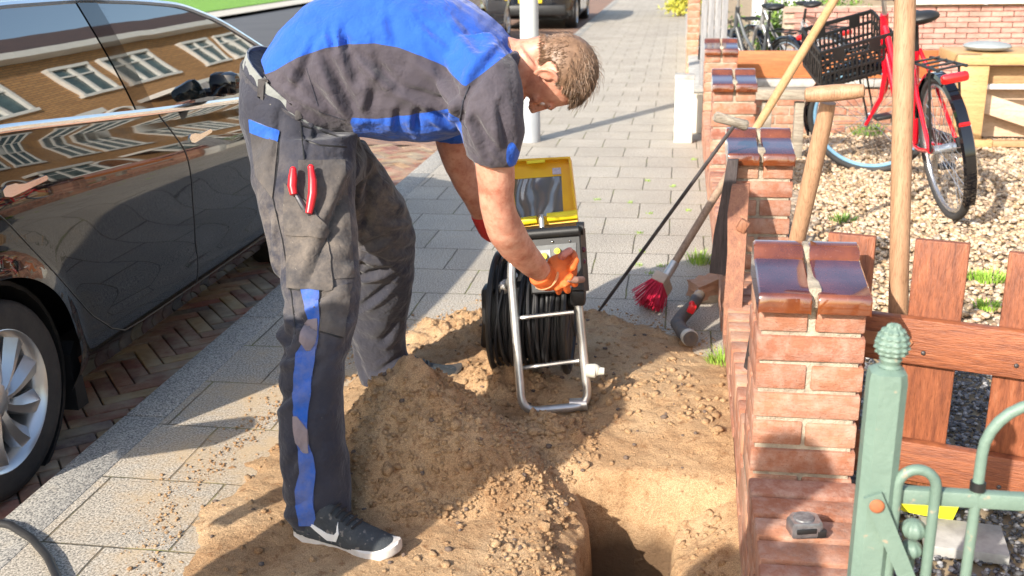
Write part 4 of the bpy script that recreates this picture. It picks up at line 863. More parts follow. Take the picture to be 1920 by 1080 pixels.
# far arm
mb.loft(limb([(850, 215, 3.26, .058, .058), (848, 262, 3.28, .055, .055), (858, 300, 3.31, .050, .05), (873, 335, 3.34, .047, .046), (890, 372, 3.38, .040, .04), (902, 402, 3.42, .032, .03), (910, 420, 3.44, .028, .026)]))
body = organic(mb, .0042, 4, lambda co, no: .0012*gnoise(co, 60, 4))
BO_T = bvh(body)
obj('body', body, M_SKIN, MAN, angle=80)
for s in (-1, 1):
    e = MB(); e.ell(H(.083, s*.031, -.006), (.0125, .0125, .0125)); obj('eye', e, mat('eye', (.7, .68, .66), (.6, .5, .5), 9, .2, 0), MAN)
    e = MB(); e.tube([H(.096, s*.014, .016), H(.100, s*.03, .022), H(.088, s*.048, .016)], [.003, .004, .002], 6); obj('eyebrow', e, M_HAIRD, MAN)
# hair: strands rooted on the scalp
def hairs():
    rr = np.random.default_rng(12); mb = MB(); mb.cur = 0; cnt = 0
    while cnt < 15000:
        d = rr.standard_normal(3); d /= np.linalg.norm(d); f, s, u = d
        # scalp region: above hairline at front, above ears at the side, down to nape behind
        hl = .30 if f > .55 else (-.05 if f > .12 else (-.42 if abs(s) > .75 else -.62)) if f > -.2 else -.66
        if f > .12: hl = -.05+.62*min(1, (f-.12)/.5)
        if u < hl: continue
        if abs(s) > .55 and math.hypot(f*.1+.004, u*.12+.020+.012) < .036 and f < .32: continue
        side = (f > -.02 and f < .26 and abs(s) > .6)
        dv = (Fh*f*.12+Sh*s*.1+Uh*u*.12); o_ = H(-.005, 0, .02)
        h = BO_T.ray_cast(o_+dv*4, -dv.normalized())
        if h[0] is None: continue
        p, nrm = h[0], h[1]; 
        grow = (Fh*(.9 if u > .2 else .25)+Uh*(-.1)+Vector((0, 0, -.25))-Uh*(.9 if u < .2 else 0)); grow = grow-nrm*grow.dot(nrm)*.75; g_ = grow.normalized()+nrm*(.10 if f < .5 else .24)+Vector(rr.standard_normal(3))*.10
        L = (.014+.018*max(0, u)+(.004 if (f > .45 and u > .35) else 0))*(.6 if (f > .35 and u < .5) else 1)*(.7+.6*rr.random())
        mb.cur = 1 if (f > .3 and u > .3 and rr.random() < .75) or rr.random() < .3 else (2 if rr.random() < .14 else 0)
        if rr.random() < .03 and not (f > .3 and u < .45): L *= 1.5; g_ = g_+nrm*.5
        wd = .0007; side_ = g_.cross(nrm).normalized()*wd; tip = p+g_.normalized()*L; mid = p+g_.normalized()*L*.55+nrm*L*.10; tip = tip-nrm*L*.08
        b_ = p-nrm*.002; n2 = nrm*wd
        vs = [b_-side_, b_+side_, b_+n2*1.2, mid-side_*.8, mid+side_*.8, mid+n2, tip]
        mb.add(vs, [(0, 1, 4, 3), (1, 2, 5, 4), (2, 0, 3, 5), (3, 4, 6), (4, 5, 6), (5, 3, 6)]); cnt += 1
    return mb
obj('hair', hairs(), [M_HAIR, M_HAIRD, M_HAIRL], MAN, smooth=False)
# scalp cap below the strands
cap = MB(); keep = {}
for i, v in enumerate(body.v):
    q = HR.transposed() @ (Vector(v)-H(-.005, 0, .02)); L = q.length
    if L > .14: continue
    f, s, u = q.normalized(); hl = -.05+.62*min(1, (f-.12)/.5) if f > .12 else (-.42 if abs(s) > .75 else -.66)
    if u > hl+.03*math.sin(s*20+f*17) and not (abs(s) > .55 and math.hypot(q.x+.0, q.z+.034) < .036) and not abs(q.y) > .088: keep[i] = Vector(v)
idx = {}; 
for f in body.f:
    if all(i in keep for i in f):
        for i in f:
            if i not in idx: idx[i] = len(cap.v); cap.v.append(tuple(keep[i]+(keep[i]-H(-.01, 0, .0)).normalized()*.0035))
        cap.f.append(tuple(idx[i] for i in f)); cap.m.append(0)
obj('hair', cap, M_HAIR, MAN)
# ---- gloves
def finger(mb, pts, r0_, r1_): mb.tube(pts, [r0_+(r1_-r0_)*k/(len(pts)-1) for k in range(len(pts))], 12); mb.ell(pts[-1], (r1_, r1_, r1_), n=10, k=8)
g = MB(); y = 3.10
g.loft(limb([(1012, 512, 3.02, .042, .038), (1026, 522, 3.05, .040, .036), (1040, 516, 3.07, .050, .036), (1052, 506, 3.08, .053, .034), (1062, 494, 3.10, .045, .030), (1070, 484, 3.11, .028, .024)]))
finger(g, [PY(1058, 508, 3.08), PY(1074, 500, 3.05), PY(1080, 488, 3.06), PY(1074, 474, 3.11)], .0135, .011)   # index, reaching to the knob
finger(g, [PY(1058, 518, 3.07), PY(1070, 520, 3.04), PY(1078, 532, 3.07)], .014, .0115)
finger(g, [PY(1050, 526, 3.06), PY(1060, 534, 3.04), PY(1064, 545, 3.07)], .0135, .011)
finger(g, [PY(1040, 528, 3.05), PY(1045, 540, 3.04), PY(1047, 548, 3.08)], .012, .010)
gl = organic(g, .0038, 3, lambda co, no: .0012*gnoise(co, 110, 6)); go = obj('glove', gl, M_GLOVE, MAN, angle=80)
g = MB(); finger(g, [PY(1050, 486, 3.09), PY(1058, 476, 3.06), PY(1068, 470, 3.07)], .0135, .0115); obj('glove_thumb', organic(g, .0038, 2), mat('pink_glove_thumb', (.62, .25, .2), (.5, .18, .14), 20, .7, .4), go)
g = MB(); finger(g, [PY(1064, 522, 3.04), PY(1080, 525, 3.05), PY(1092, 524, 3.09)], .0125, .0105); obj('glove_fingertip', organic(g, .0038, 2), M_GLTIP, go)
g = MB(); g.tube([PY(1010, 530, 3.0)+Vector((0, 0, 0)), PY(1032, 517, 3.03)], .001, 4)
g = MB(); c0 = PY(1024, 520, 3.05); t_ = (PY(1040, 533, 3.08)-PY(1008, 506, 3.01)).normalized(); u_ = t_.cross(Vector((0, 1, 0))).normalized(); v_ = t_.cross(u_)
g.tube([c0+(u_*math.cos(a)*.041+v_*math.sin(a)*.038) for a in [2*math.pi*k/20 for k in range(20)]], .005, 6, closed=True); obj('glove_cuff', g, mat('pale_cuff', (.75, .35, .16), (.6, .25, .1), 20, .7, .3), go)
g = MB(); g.loft(limb([(900, 400, 3.42, .034, .033), (908, 418, 3.44, .034, .032), (918, 432, 3.46, .038, .03), (930, 440, 3.48, .036, .028)], sub=2))
for k in range(4): finger(g, [PY(928, 432+k*8, 3.47), PY(942, 432+k*8, 3.45), PY(952, 440+k*7, 3.48)], .012, .010)
finger(g, [PY(918, 424, 3.46), PY(926, 412, 3.47), PY(936, 408, 3.5)], .012, .010)
obj('glove', organic(g, .004, 3), M_REDG2, MAN)
# ---- shoes
def shoe(heel, toe, sc=1.0, roll=0):
    heel = Vector(heel); toe = Vector(toe); d = (toe-heel); L = d.length; d.normalize(); s = Vector((d.y, -d.x, 0)).normalized(); z = Vector((0, 0, 1))
    def W(a, b_, c): return heel+d*(a*L)+s*b_*sc+z*c*sc
    soleN = [(0, .018), (.02, .030), (.12, .036), (.3, .034), (.45, .036), (.62, .046), (.76, .050), (.88, .044), (.96, .030), (1.0, .012)]
    def outline(k, zf, inset=0):
        pts = []
        for a, w_ in soleN: pts.append(W(a+(inset if a < .5 else -inset)*.3, (w_-inset)*(1.0), zf(a)))
        for a, w_ in reversed(soleN): pts.append(W(a+(inset if a < .5 else -inset)*.3, -(w_-inset)*.92, zf(a)))
        return pts
    spr = lambda a: .028*max(0, (a-.75)/.25)**2+.012*max(0, (.12-a)/.12)
    so_ = MB(); so_.loft([outline(0, lambda a: spr(a)+.0, .006), outline(0, lambda a: spr(a)+.006), outline(0, lambda a: spr(a)+.026+.012*(1-a)), outline(0, lambda a: spr(a)+.032+.012*(1-a), .006)])
    upm = MB(); rings = []
    for a, w_, h in [(.0, .022, .085), (.02, .031, .098), (.08, .036, .105), (.2, .038, .112), (.32, .038, .118), (.42, .041, .108), (.55, .045, .088), (.68, .047, .072), (.80, .045, .060), (.90, .038, .052), (.97, .024, .042), (.995, .010, .034)]:
        zb = spr(a)+.026; rings.append([W(a, w_*math.cos(t), zb+(h-zb)*max(0, math.sin(t))**.75*(1) if math.sin(t) > 0 else zb-.004) for t in [2*math.pi*k/24 for k in range(24)]])
    upm.loft(cat(rings, 3)); return so_, upm, W
M_SOLE = mat('white_sole', (.66, .64, .62), (.5, .46, .42), 20, .7, .3, 60); M_UPPER = mat('dark_knit', (.055, .062, .068), (.035, .04, .045), 30, .85, .9, 260, bdist=.003, speck=((.16, .15, .14), 60, .6))
for hl, to, nm in ((tuple(PZ(560, 1003, .004)), tuple(PZ(752, 1050, .0)), 'n'), ((-1.03, 3.30, -.004), (-.745, 3.45, -.004), 'f')):
    a, b_, W = shoe(hl, to); so2 = organic(b_, .0045, 3, lambda co, no: .001*gnoise(co, 90, 2)); up_ = obj('shoe', so2, M_UPPER, MAN, angle=80); obj('sole', a, M_SOLE if nm == 'n' else mat('dusty_sole', (.10, .085, .07), (.06, .05, .045), 20, .8, .3), up_)
    lc = MB()
    for k in range(5): lc.tube([W(.40+k*.05, .026, .106-k*.007), W(.41+k*.05, .012, .117-k*.009), W(.42+k*.05, 0, .120-k*.0095), W(.41+k*.05, -.02, .112-k*.008)], .0035, 6)
    obj('laces', lc, M_BLK, up_)
    if nm == 'n':
        T2 = bvh(so2); sw = MB(); sd_ = Vector((W(0, 1, 0)-W(0, 0, 0))).normalized()
        # curved tick mark on the outer side: wide hook in front, long taper to the heel
        up_e = [(.47, .088), (.475, .066), (.45, .056), (.38, .055), (.28, .064), (.18, .074), (.09, .084)]; lo_e = [(.47, .088), (.50, .062), (.47, .038), (.38, .034), (.28, .050), (.18, .068), (.09, .084)]
        def swf(u, v):
            t = u*(len(up_e)-1); i = min(int(t), len(up_e)-2); q = t-i; A_ = [up_e[i][k]*(1-q)+up_e[i+1][k]*q for k in (0, 1)]; B_ = [lo_e[i][k]*(1-q)+lo_e[i+1][k]*q for k in (0, 1)]
            return W(A_[0]*(1-v)+B_[0]*v, .10, A_[1]*(1-v)+B_[1]*v)
        sside = 1 if sd_.y < 0 else -1
        def swf2(u, v):
            p = swf(u, v); 
            return p if sside == 1 else p-sd_*.2
        patch(sw, T2, swf2, 24, 3, d=-sd_*sside, off=.0022, back=.1); obj('swoosh', sw, M_WHITE, up_, angle=70)
# pliers in the cargo pocket
M_IRONJ = mat('dark_steel', (.10, .10, .11), (.06, .06, .07), 30, .4, .2, metal=.7)
PT = thing('pliers', tuple(PY(575, 380, 2.58)), 'pliers with two red handles sticking out of the cargo pocket of the man', 'pliers')
M_REDP = mat('red_grip', (.75, .02, .03), (.6, .015, .02), 8, .35, .05)
def onleg(px, py, off): 
    q = PY(px, py, 2.6); o_ = Vector((0, 0, HC)); h = TR_T.ray_cast(o_, (q-o_).normalized()); p = h[0] if h[0] is not None else q; return p-Vector((0, off, 0))
for pts in ([(557, 314), (556, 330), (555, 345), (558, 360)], [(590, 310), (593, 335), (593, 358), (589, 380), (586, 395)]):
    g = MB(); P_ = [onleg(a, b_, .030) for a, b_ in pts]; g.tube(P_, [.009, .012, .012, .010] if len(P_) == 4 else [.008, .0115, .012, .011, .009], 12); g.ell(P_[0], (.009, .009, .009)); obj('handle', g, M_REDP, PT)
g = MB(); g.tube([onleg(559, 358, .022), onleg(572, 385, .014), onleg(580, 402, .006)], [.006, .009, .008], 8); g.tube([onleg(586, 393, .02), onleg(581, 404, .008)], .007, 8); obj('jaws', g, M_IRONJ, PT)
# ================================================================ CAMERA REEL
M_TUBE = mat('steel_tube', (.62, .60, .57), (.48, .46, .43), 12, .32, .05, metal=.75); M_CABLE = mat('black_cable', (.018, .018, .02), (.03, .03, .032), 8, .42, .1); M_YEL = mat('yellow_case', (.85, .50, .012), (.78, .38, .01), 5, .4, .1, 40)
M_YEL2 = mat('bright_yellow', (.92, .74, .02), (.85, .62, .02), 5, .4, .05); M_PANEL = mat('grey_panel', (.13, .14, .14), (.08, .085, .09), 8, .5, .2, 60); M_ORK = mat('orange_knob', (.85, .42, .02), (.8, .3, .02), 5, .4, 0); M_MAROON = mat('maroon_knob', (.14, .02, .04), (.1, .015, .03), 5, .4, 0)
RL = thing('camera_reel', (-.40, 3.35, 0), 'inspection camera reel with coiled black cable, steel tube frame and open yellow screen lid', 'camera reel')
def rounded(pts, r, n=5):
    out = [Vector(pts[0])]
    for i in range(1, len(pts)-1):
        a, p, c = map(Vector, (pts[i-1], pts[i], pts[i+1])); u = (a-p).normalized()*r; v = (c-p).normalized()*r
        for k in range(n+1): t = k/n; out.append((p+u)*(1-t)**2+p*2*t*(1-t)+(p+v)*t*t)
    return out+[Vector(pts[-1])]
FB = [PY(962, 480, 3.27), PY(957, 500, 3.25), PZ(979, 772, .035), PZ(1104, 761, .035), PY(1083, 560, 3.26), PY(1079, 430, 3.33)]
mb = MB(); mb.tube(rounded(FB, .055), .0145, 14); obj('frame', mb, M_TUBE, RL)
BK = [FB[0], PY(950, 470, 3.6), PY(909, 652, 3.76), PY(1040, 640, 3.76), PY(1060, 470, 3.6), FB[-1]]
mb = MB(); mb.tube(rounded(BK, .04), .012, 10); obj('rear_frame', mb, M_TUBE, RL)
for (a, b_) in (((966, 597), (1076, 585)), ((972, 691), (1086, 676))):
    mb = MB(); mb.tube([PY(*a, 3.215), PY(*b_, 3.215)], .0075, 8); obj('crossbar', mb, M_TUBE, RL)
DC = PY(1000, 585, 3.43); XA, XB = PY(932, 585, 3.43).x, PY(1070, 585, 3.43).x
mb = MB(); rr = random.Random(4); R0 = .185
for layer in range(2):
    n_ = 17 if layer == 0 else 12
    for k in range(n_):
        x = XA+.03+(XB-XA-.05)*(k+.5)/n_+rr.uniform(-.002, .002); tl = rr.uniform(-.010, .010) if layer == 0 else rr.uniform(-.045, .045); R = R0-.006 if layer == 0 else R0+.004+rr.uniform(0, .005)
        mb.tube([Vector((x+tl*math.sin(a*1+k), DC.y+R*math.cos(a), DC.z+R*math.sin(a))) for a in [2*math.pi*q/44 for q in range(44)]], .0060, 7, closed=True)
obj('cable', mb, M_CABLE, RL)
mb = MB(); mb.lathe([(0, .165), (XB-XA, .165)], (XA, DC.y, DC.z), (1, 0, 0), 40); dr = obj('drum', mb, M_BLK, RL)
for x in (XA, XB-.01):
    mb = MB(); mb.tube([Vector((x+.005, DC.y+.205*math.cos(a), DC.z+.205*math.sin(a))) for a in [2*math.pi*q/48 for q in range(48)]], .011, 8, closed=True)
    for k in range(6): a = math.pi*k/3+.3; mb.tube([Vector((x+.005, DC.y, DC.z)), Vector((x+.005, DC.y+.205*math.cos(a), DC.z+.205*math.sin(a)))], .010, 8)
    mb.lathe([(0, .05), (.012, .05)], (x, DC.y, DC.z), (1, 0, 0), 20); obj('drum_flange', mb, M_BLK, RL)
# axle clamps
for px in (945, 1072):
    mb = MB(); mb.lathe([(-.01, .035), (.02, .04), (.035, .03)], PY(px, 565, 3.33), (-1 if px < 1000 else 1, 0, 0), 18); mb.tube(rounded([PY(px, 560, 3.33), PY(px+(8 if px < 1000 else -6), 530, 3.28), PY(px+(20 if px < 1000 else 10), 515, 3.25)], .02), .012, 8); obj('axle_clamp', mb, M_BLK if px > 1000 else M_TUBE, RL)
mb = MB(); mb.tube([PY(948, 530, 3.3), PY(940, 540, 3.33), PY(946, 560, 3.34), PY(966, 588, 3.3)], .013, 10); mb.ell(PY(945, 540, 3.3), (.022, .02, .026)); obj('silver_clamp', mb, M_TUBE, RL)
mb = MB(); mb.box(PY(918, 570, 3.55), (.05, .09, .15), bev=.02); mb.tube([PY(912, 598, 3.58), PY(909, 655, 3.7)], .016, 8); mb.ell(PY(912, 660, 3.7), (.03, .04, .02)); obj('rear_bracket', mb, M_BLK, RL)
mb = MB(); mb.lathe([(0, .022), (.03, .024), (.035, .016), (.06, .012)][::-1], PY(1106, 695, 3.2)-Vector((.012, 0, 0)), (1, 0, 0), 16); mb.ell(PY(1116, 694, 3.2), (.019, .019, .021)); obj('side_knob', mb, mat('white_plastic', (.6, .58, .5), (.45, .43, .36), 30, .5, .2), RL)
mb = MB(); c = FB[3]; mb.lathe([(-.028, .021), (.03, .021)], c+Vector((-.035, 0, .004)), (1, .0, .08), 16); obj('foot_clamp', mb, M_TUBE, RL)
mb = MB(); mb.box(PY(1084, 556, 3.26), (.05, .05, .055), bev=.01); obj('frame_joint', mb, M_BLK, RL)
# control box
a, b_, c, d = PY(984, 432, 3.30), PY(1087, 424, 3.30), PY(1095, 546, 3.235), PY(996, 552, 3.235)
nb_ = (b_-a).cross(d-a).normalized(); nb_ = nb_ if nb_.y > 0 else -nb_
mb = MB(); 
ring = lambda off, ins: [((a+b_+c+d)/4)+((p-(a+b_+c+d)/4)*(1-ins))+nb_*off for p in (a, b_, c, d)]
mb.loft([ring(0, .05), ring(.006, .0), ring(.16, 0), ring(.166, .04)]); bx = obj('control_box', mb, M_BLK, RL, smooth=False)
def onp(px, py, off):      # point on the control panel plane
    r_ = ray(px, py); o_ = Vector((0, 0, HC)); t = (a-o_).dot(nb_)/r_.dot(nb_); return o_+r_*t-nb_*off
mb = MB(); mb.prism([onp(*p, .003) for p in [(1000, 462), (1080, 455), (1083, 535), (1004, 542)]], nb_*.004); obj('control_panel', mb, M_PANEL, bx, smooth=False)
mb = MB(); mb.prism([onp(*p, .006) for p in [(1010, 470), (1032, 468), (1034, 498), (1012, 500)]], nb_*.003); obj('panel_label', mb, mat('grey_label', (.3, .33, .36), (.2, .22, .25), 40, .5, 0), bx, smooth=False)
for (px, py, m_, r_) in ((1046, 471, M_YEL2, .011), (1021, 481, M_YEL2, .012), (1046, 471, M_ORK, .006)):
    mb = MB(); mb.lathe([(0, r_), (.018 if m_ is not M_ORK else .022, r_*.9)], onp(px, py, .004), tuple(-nb_), 18); obj('dial', mb, m_, bx)
for (px, py) in ((1036, 453), (1068, 452)): mb = MB(); mb.ell(onp(px, py, .004), (.004, .004, .004)); obj('screw', mb, M_CHROME, bx)
mb = MB(); mb.tube([onp(987, 440, .006), onp(1086, 432, .006)], .017, 12); obj('handle_bar', mb, M_BLK, bx)
mb = MB(); mb.lathe([(-.012, .022), (.012, .022)], PY(1088, 428, 3.33), (1, 0, 0), 18); obj('hinge_knob', mb, M_BLK, bx)
for py in (468, 490): mb = MB(); mb.ell(PY(1094, py, 3.32), (.009, .009, .009)); obj('side_button', mb, M_MAROON, bx)
# lid with screen
LA, LB, LC, LD = PY(948, 300, 3.56), PY(1069, 294, 3.56), PY(1083, 416, 3.44), PY(962, 428, 3.44)
nl = (LB-LA).cross(LD-LA).normalized(); nl = nl if nl.y > 0 else -nl
def onl(px, py, off=0):
    r_ = ray(px, py); o_ = Vector((0, 0, HC)); t = (LA-o_).dot(nl)/r_.dot(nl); return o_+r_*t-nl*off
O4 = [LA, LB, LC, LD]; I4 = [onl(958, 333), onl(1051, 326), onl(1055, 399), onl(968, 407)]; ce = sum(O4, Vector())/4
mb = MB()
R1 = [p+nl*.075 for p in O4]; R1b = [p+nl*.05 for p in O4]; R2 = [p-nl*.004 for p in O4]; R3 = [ce+(p-ce)*.94-nl*.004 for p in O4]; R4 = [ce+(p-ce)*.93+nl*.022 for p in O4]; R5 = [p+nl*.022 for p in I4]; R6 = [p+nl*.03 for p in I4]
mb.loft([[ce+(p-ce)*.93 for p in R1], R1b, R2, R3, R4, R5, R6]); ld = obj('lid', mb, M_YEL, RL, angle=30)
mb = MB(); mb.prism([p+nl*.024 for p in I4], nl*.004)
def scr():
    m, t, b = NT('screen_reflective'); b.inputs['Base Color'].default_value = (.16, .155, .14, 1); b.inputs['Roughness'].default_value = .16; b.inputs['IOR'].default_value = 2.2
    n = tex(t, 'wave', 6, 3); n.inputs['Distortion'].default_value = 9; n.inputs['Detail'].default_value = 1; bumpn(t, b, n.outputs[0], .35, .02); return m
obj('screen', mb, scr(), ld, smooth=False)
mb = MB(); mb.prism([onl(*p, -.019) for p in [(1034, 312), (1050, 311), (1051, 323), (1035, 324)]], nl*.003); obj('sticker', mb, mat('sticker', (.6, .55, .62), (.4, .35, .42), 90, .5, 0), ld, smooth=False)
mb = MB(); mb.tube([onl(1028, 411, .022), onl(1084, 405, .022)], .016, 12); obj('hinge_bar', mb, M_YEL2, ld)
mb = MB(); mb.tube([onl(964, 420, .018), onl(1008, 414, .018)], .014, 12); obj('hinge_bar', mb, M_YEL2, ld)
mb = MB(); mb.tube([onl(1019, 432, .035), onl(1017, 408, .035)], .010, 12); mb.tube([onl(1019, 432, .035), onl(1017, 408, .035)], .006, 12); obj('hinge_post', mb, M_TUBE, ld)
for px in (990, 994): mb = MB(); mb.ell(onl(px, 414 if px == 990 else 422, .004), (.004, .004, .004)); obj('screw', mb, M_BLK, ld)
mb = MB(); mb.prism([onl(*p, .006) for p in [(988, 303), (1022, 300), (1022, 305), (988, 308)]], nl*.01); obj('latch', mb, M_YEL2, ld)
# ================================================================ TOOLS, GATE, GREEN FENCE
M_ASHW = wood_mat('ash_handle', (.43, .25, .145), (.30, .165, .09), (5, 5, .5), 11, .55, (.50, .32, .20), .35); M_WORNSHADEW = wood_mat('worn_shaded_handle', (.36, .25, .17), (.20, .13, .09), (5, 5, .6), 9, .7, None, .4)
M_SUNLITW = wood_mat('sunlit_handle', (.52, .31, .15), (.40, .22, .09), (5, 5, .5), 7, .5, None, .2); M_IRON = mat('dull_iron', (.12, .11, .11), (.07, .06, .06), 30, .5, .3, metal=.6)
def on(a, b_, t): return Vector(a)*(1-t)+Vector(b_)*t
# spade with a T grip behind the first pillar
A, B = PY(1492, 460, 2.86), PY(1553, 192, 2.78); d = (B-A).normalized(); bot = A-d*((A.z-.345)/d.z)
SP = thing('spade', tuple(bot), 'spade with thick wooden shaft and T grip leaning behind the nearest brick pillar', 'spade')
mb = MB(); mb.tube([bot+d*.15, A, on(A, B, .5), on(A, B, .85), B], [.020, .0225, .0235, .0225, .020], 16); obj('shaft', mb, M_ASHW, SP)
mb = MB(); g0, g1 = PY(1509, 178, 2.73), PY(1622, 170, 2.70); mb.tube([g0, on(g0, g1, .03), on(g0, g1, .2), on(g0, g1, .5), on(g0, g1, .85), on(g0, g1, .98), g1], [.012, .018, .0205, .0215, .019, .016, .010], 16); obj('grip', mb, M_ASHW, SP)
mb = MB(); s = Vector((1, 0, 0)); mb.loft([[bot+d*q+s*w_+Vector((0, y_, 0)) for w_, y_ in ((-h, -.003), (h, -.003), (h, .003), (-h, .003))] for q, h in ((.17, .022), (.14, .075), (-.05, .07), (-.085, .03))]); obj('blade', mb, M_IRON, SP)
# upright handle behind the gate
A, B = PY(1684, 590, 2.78), PY(1697, 0, 2.86); d = (B-A).normalized(); bot = A-d*(A.z/d.z-.02); 
RK = thing('rake', tuple(bot), 'upright thick wooden handle standing behind the gate in front of the red bicycle', 'rake')
mb = MB(); mb.tube([bot, A, B, B+d*.25], [.0235, .0255, .0265, .026], 18); obj('shaft', mb, M_ASHW, RK)
mb = MB(); mb.tube([bot+Vector((-.18, 0, .03)), bot+Vector((.18, 0, .03))], .012, 8)
for k in range(9): mb.tube([bot+Vector((-.17+k*.0425, 0, .03)), bot+Vector((-.17+k*.0425, -.03, -.03))], .005, 6)
obj('head', mb, M_IRON, RK)
# probe rod with T handle
A, B = PZ(1118, 590, .01), PY(1376, 236, 3.98)
PB = thing('probe_rod', tuple(A), 'thin iron rod with a grey wooden T handle leaning on the second pillar', 'probe rod')
mb = MB(); mb.tube([A, on(A, B, .08), B], [.004, .0075, .0075], 8); obj('rod', mb, M_IRON, PB)
mb = MB(); g0, g1 = PY(1340, 218, 3.97), PY(1401, 236, 4.0); mb.tube([g0, on(g0, g1, .05), on(g0, g1, .5), on(g0, g1, .95), g1], [.016, .021, .018, .021, .016], 14); obj('grip', mb, M_GREYW, PB)
# broom
hd = PY(1244, 522, 4.05); tp_ = PY(1358, 338, 4.02)
hd = PZ(1246, 524, .12); A = hd; B = PY(1563, 2, 5.15)
BR = thing('broom', tuple(PZ(1240, 585)), 'street broom with red bristles, its long wooden stick leaning across the brick wall', 'broom')
d = (B-A).normalized(); mb = MB(); mb.tube([A-d*.01, on(A, B, .25), on(A, B, .45)], [.0165, .0175, .0185], 12); obj('stick', mb, M_WORNSHADEW, BR); mb = MB(); mb.tube([on(A, B, .45), on(A, B, .7), B+d*.3], [.0185, .0205, .0205], 12); obj('stick', mb, M_SUNLITW, BR)  # lower stick worn and painted as shaded, upper stick painted as sunlit
hx = Vector((.42, .90, .0)).normalized(); dn = -d; hy = hx.cross(dn).normalized(); hx = dn.cross(hy).normalized()
hd0 = A+dn*.02; mb = MB(); mb.box(hd0, (.15, .062, .048), Matrix((hx, hy, dn)).transposed(), .008); obj('head', mb, mat('pale_broom_head', (.55, .45, .36), (.42, .34, .27), 12, .8, .3), BR)
mb = MB(); mb.tube([A-d*.0, A+d*.09], .020, 10); obj('socket', mb, M_TUBE, BR)
mb = MB(); rr = random.Random(8)
for i in range(26):
    for j in range(9):
        u, v = (i/25-.5), (j/8-.5); r0_ = hd0+hx*u*.14+hy*v*.05+dn*.02; tip = hd0+hx*(u*.22+rr.uniform(-.012, .012))+hy*(v*.11+rr.uniform(-.012, .012))+dn*(.125+rr.uniform(-.012, .008)); tip.z = max(tip.z, .004)
        mb.tube([r0_, tip], [.0028, .0018], 4)
obj('bristles', mb, mat('red_bristles', (.62, .02, .06), (.45, .015, .05), 60, .5, 0), BR, smooth=False)
# boards leaning on the wall at the second pillar
M_BRWN = wood_mat('brown_board', (.34, .15, .08), (.20, .08, .05), (5, 5, .5), 12, .6, (.42, .22, .13), .5); M_DKW = wood_mat('dark_board', (.09, .07, .07), (.04, .035, .035), (5, 5, .5), 12, .7, (.16, .13, .12), .6)
def board(mb, pl, pr, w2):   # pl/pr: list of left/right edge points bottom->top with thickness
    rings = []
    for a_, b__ in zip(pl, pr): rings.append([a_, b__, b__+Vector((.004, w2, 0)), a_+Vector((.004, w2, 0))])
    mb.loft(rings); return mb
WB = thing('wooden_board', tuple(PZ(1375, 632)), 'narrow reddish brown timber leaning upright against the wall by the second pillar', 'board')
yb, yt = PZ(1375, 632).y-.12, 3.98
def Lb(px, py, t): return PY(px, py, 3.55*(1-t)+3.92*t)
mb = MB(); board(mb, [Lb(1356, 628, 0), Lb(1358, 560, .25), Lb(1364, 470, .5), Lb(1364, 400, .75), Lb(1372, 348, 1)], [Lb(1388, 632, 0), Lb(1392, 560, .25), Lb(1398, 470, .5), Lb(1402, 400, .75), Lb(1405, 346, 1)], .03); obj('board', mb, M_BRWN, WB, angle=30)
mb = MB(); mb.box(Lb(1392, 420, .7)+Vector((0, -.025, 0)), (.035, .03, .045), Matrix.Rotation(.5, 3, 'Y'), .004); obj('peg', mb, M_BRWN, WB)
WB2 = thing('wooden_board', tuple(PZ(1350, 520)), 'blackened plank standing against the wall behind the reddish brown timber', 'board')
mb = MB(); q = lambda px, py: PY(px, py, 4.0); board(mb, [q(1330, 512), q(1338, 440), q(1350, 380), q(1364, 300)], [q(1362, 516), q(1372, 440), q(1376, 380), q(1384, 300)], .025); obj('board', mb, M_DKW, WB2, angle=30)
# tape measure on the ledge
tc = PY(1508, 985, 2.02); tc = PZ(1508, 1000, .252)
TM = thing('tape_measure', tuple(tc), 'scratched chrome tape measure lying on the brick ledge of the wall', 'tape measure')
mb = MB(); R = Matrix.Rotation(.25, 3, 'Z'); pts = [Vector((x, y, 0)) for x, y in [(-.036, -.022), (.024, -.026), (.034, -.018), (.036, .02), (.02, .032), (-.02, .034), (-.036, .018)]]
mb.loft([[R @ (p*.92)+tc+Vector((0, 0, .001)) for p in pts], [R @ p+tc+Vector((0, 0, .006)) for p in pts], [R @ p+tc+Vector((0, 0, .030)) for p in pts], [R @ (p*.9)+tc+Vector((0, 0, .037)) for p in pts]]); cs = obj('case', mb, mat('scratched_chrome', (.42, .43, .45), (.25, .25, .27), 40, .3, .3, 90, metal=.7), TM)
mb = MB(); mb.lathe([(0, .024), (.004, .022), (.0045, .002)], tc+Vector((-.003, .004, .036)), (0, 0, 1), 22); obj('label_disc', mb, mat('dark_disc', (.06, .06, .07), (.2, .2, .2), 60, .4, .1), cs)
mb = MB(); mb.box(tc+R @ Vector((.03, -.02, .010)), (.022, .012, .018), R, .002); obj('hook', mb, M_BLK, cs)
mb = MB(); mb.box(tc+R @ Vector((-.005, -.026, .02)), (.045, .004, .012), R, .002); obj('grip', mb, M_BLK, cs)
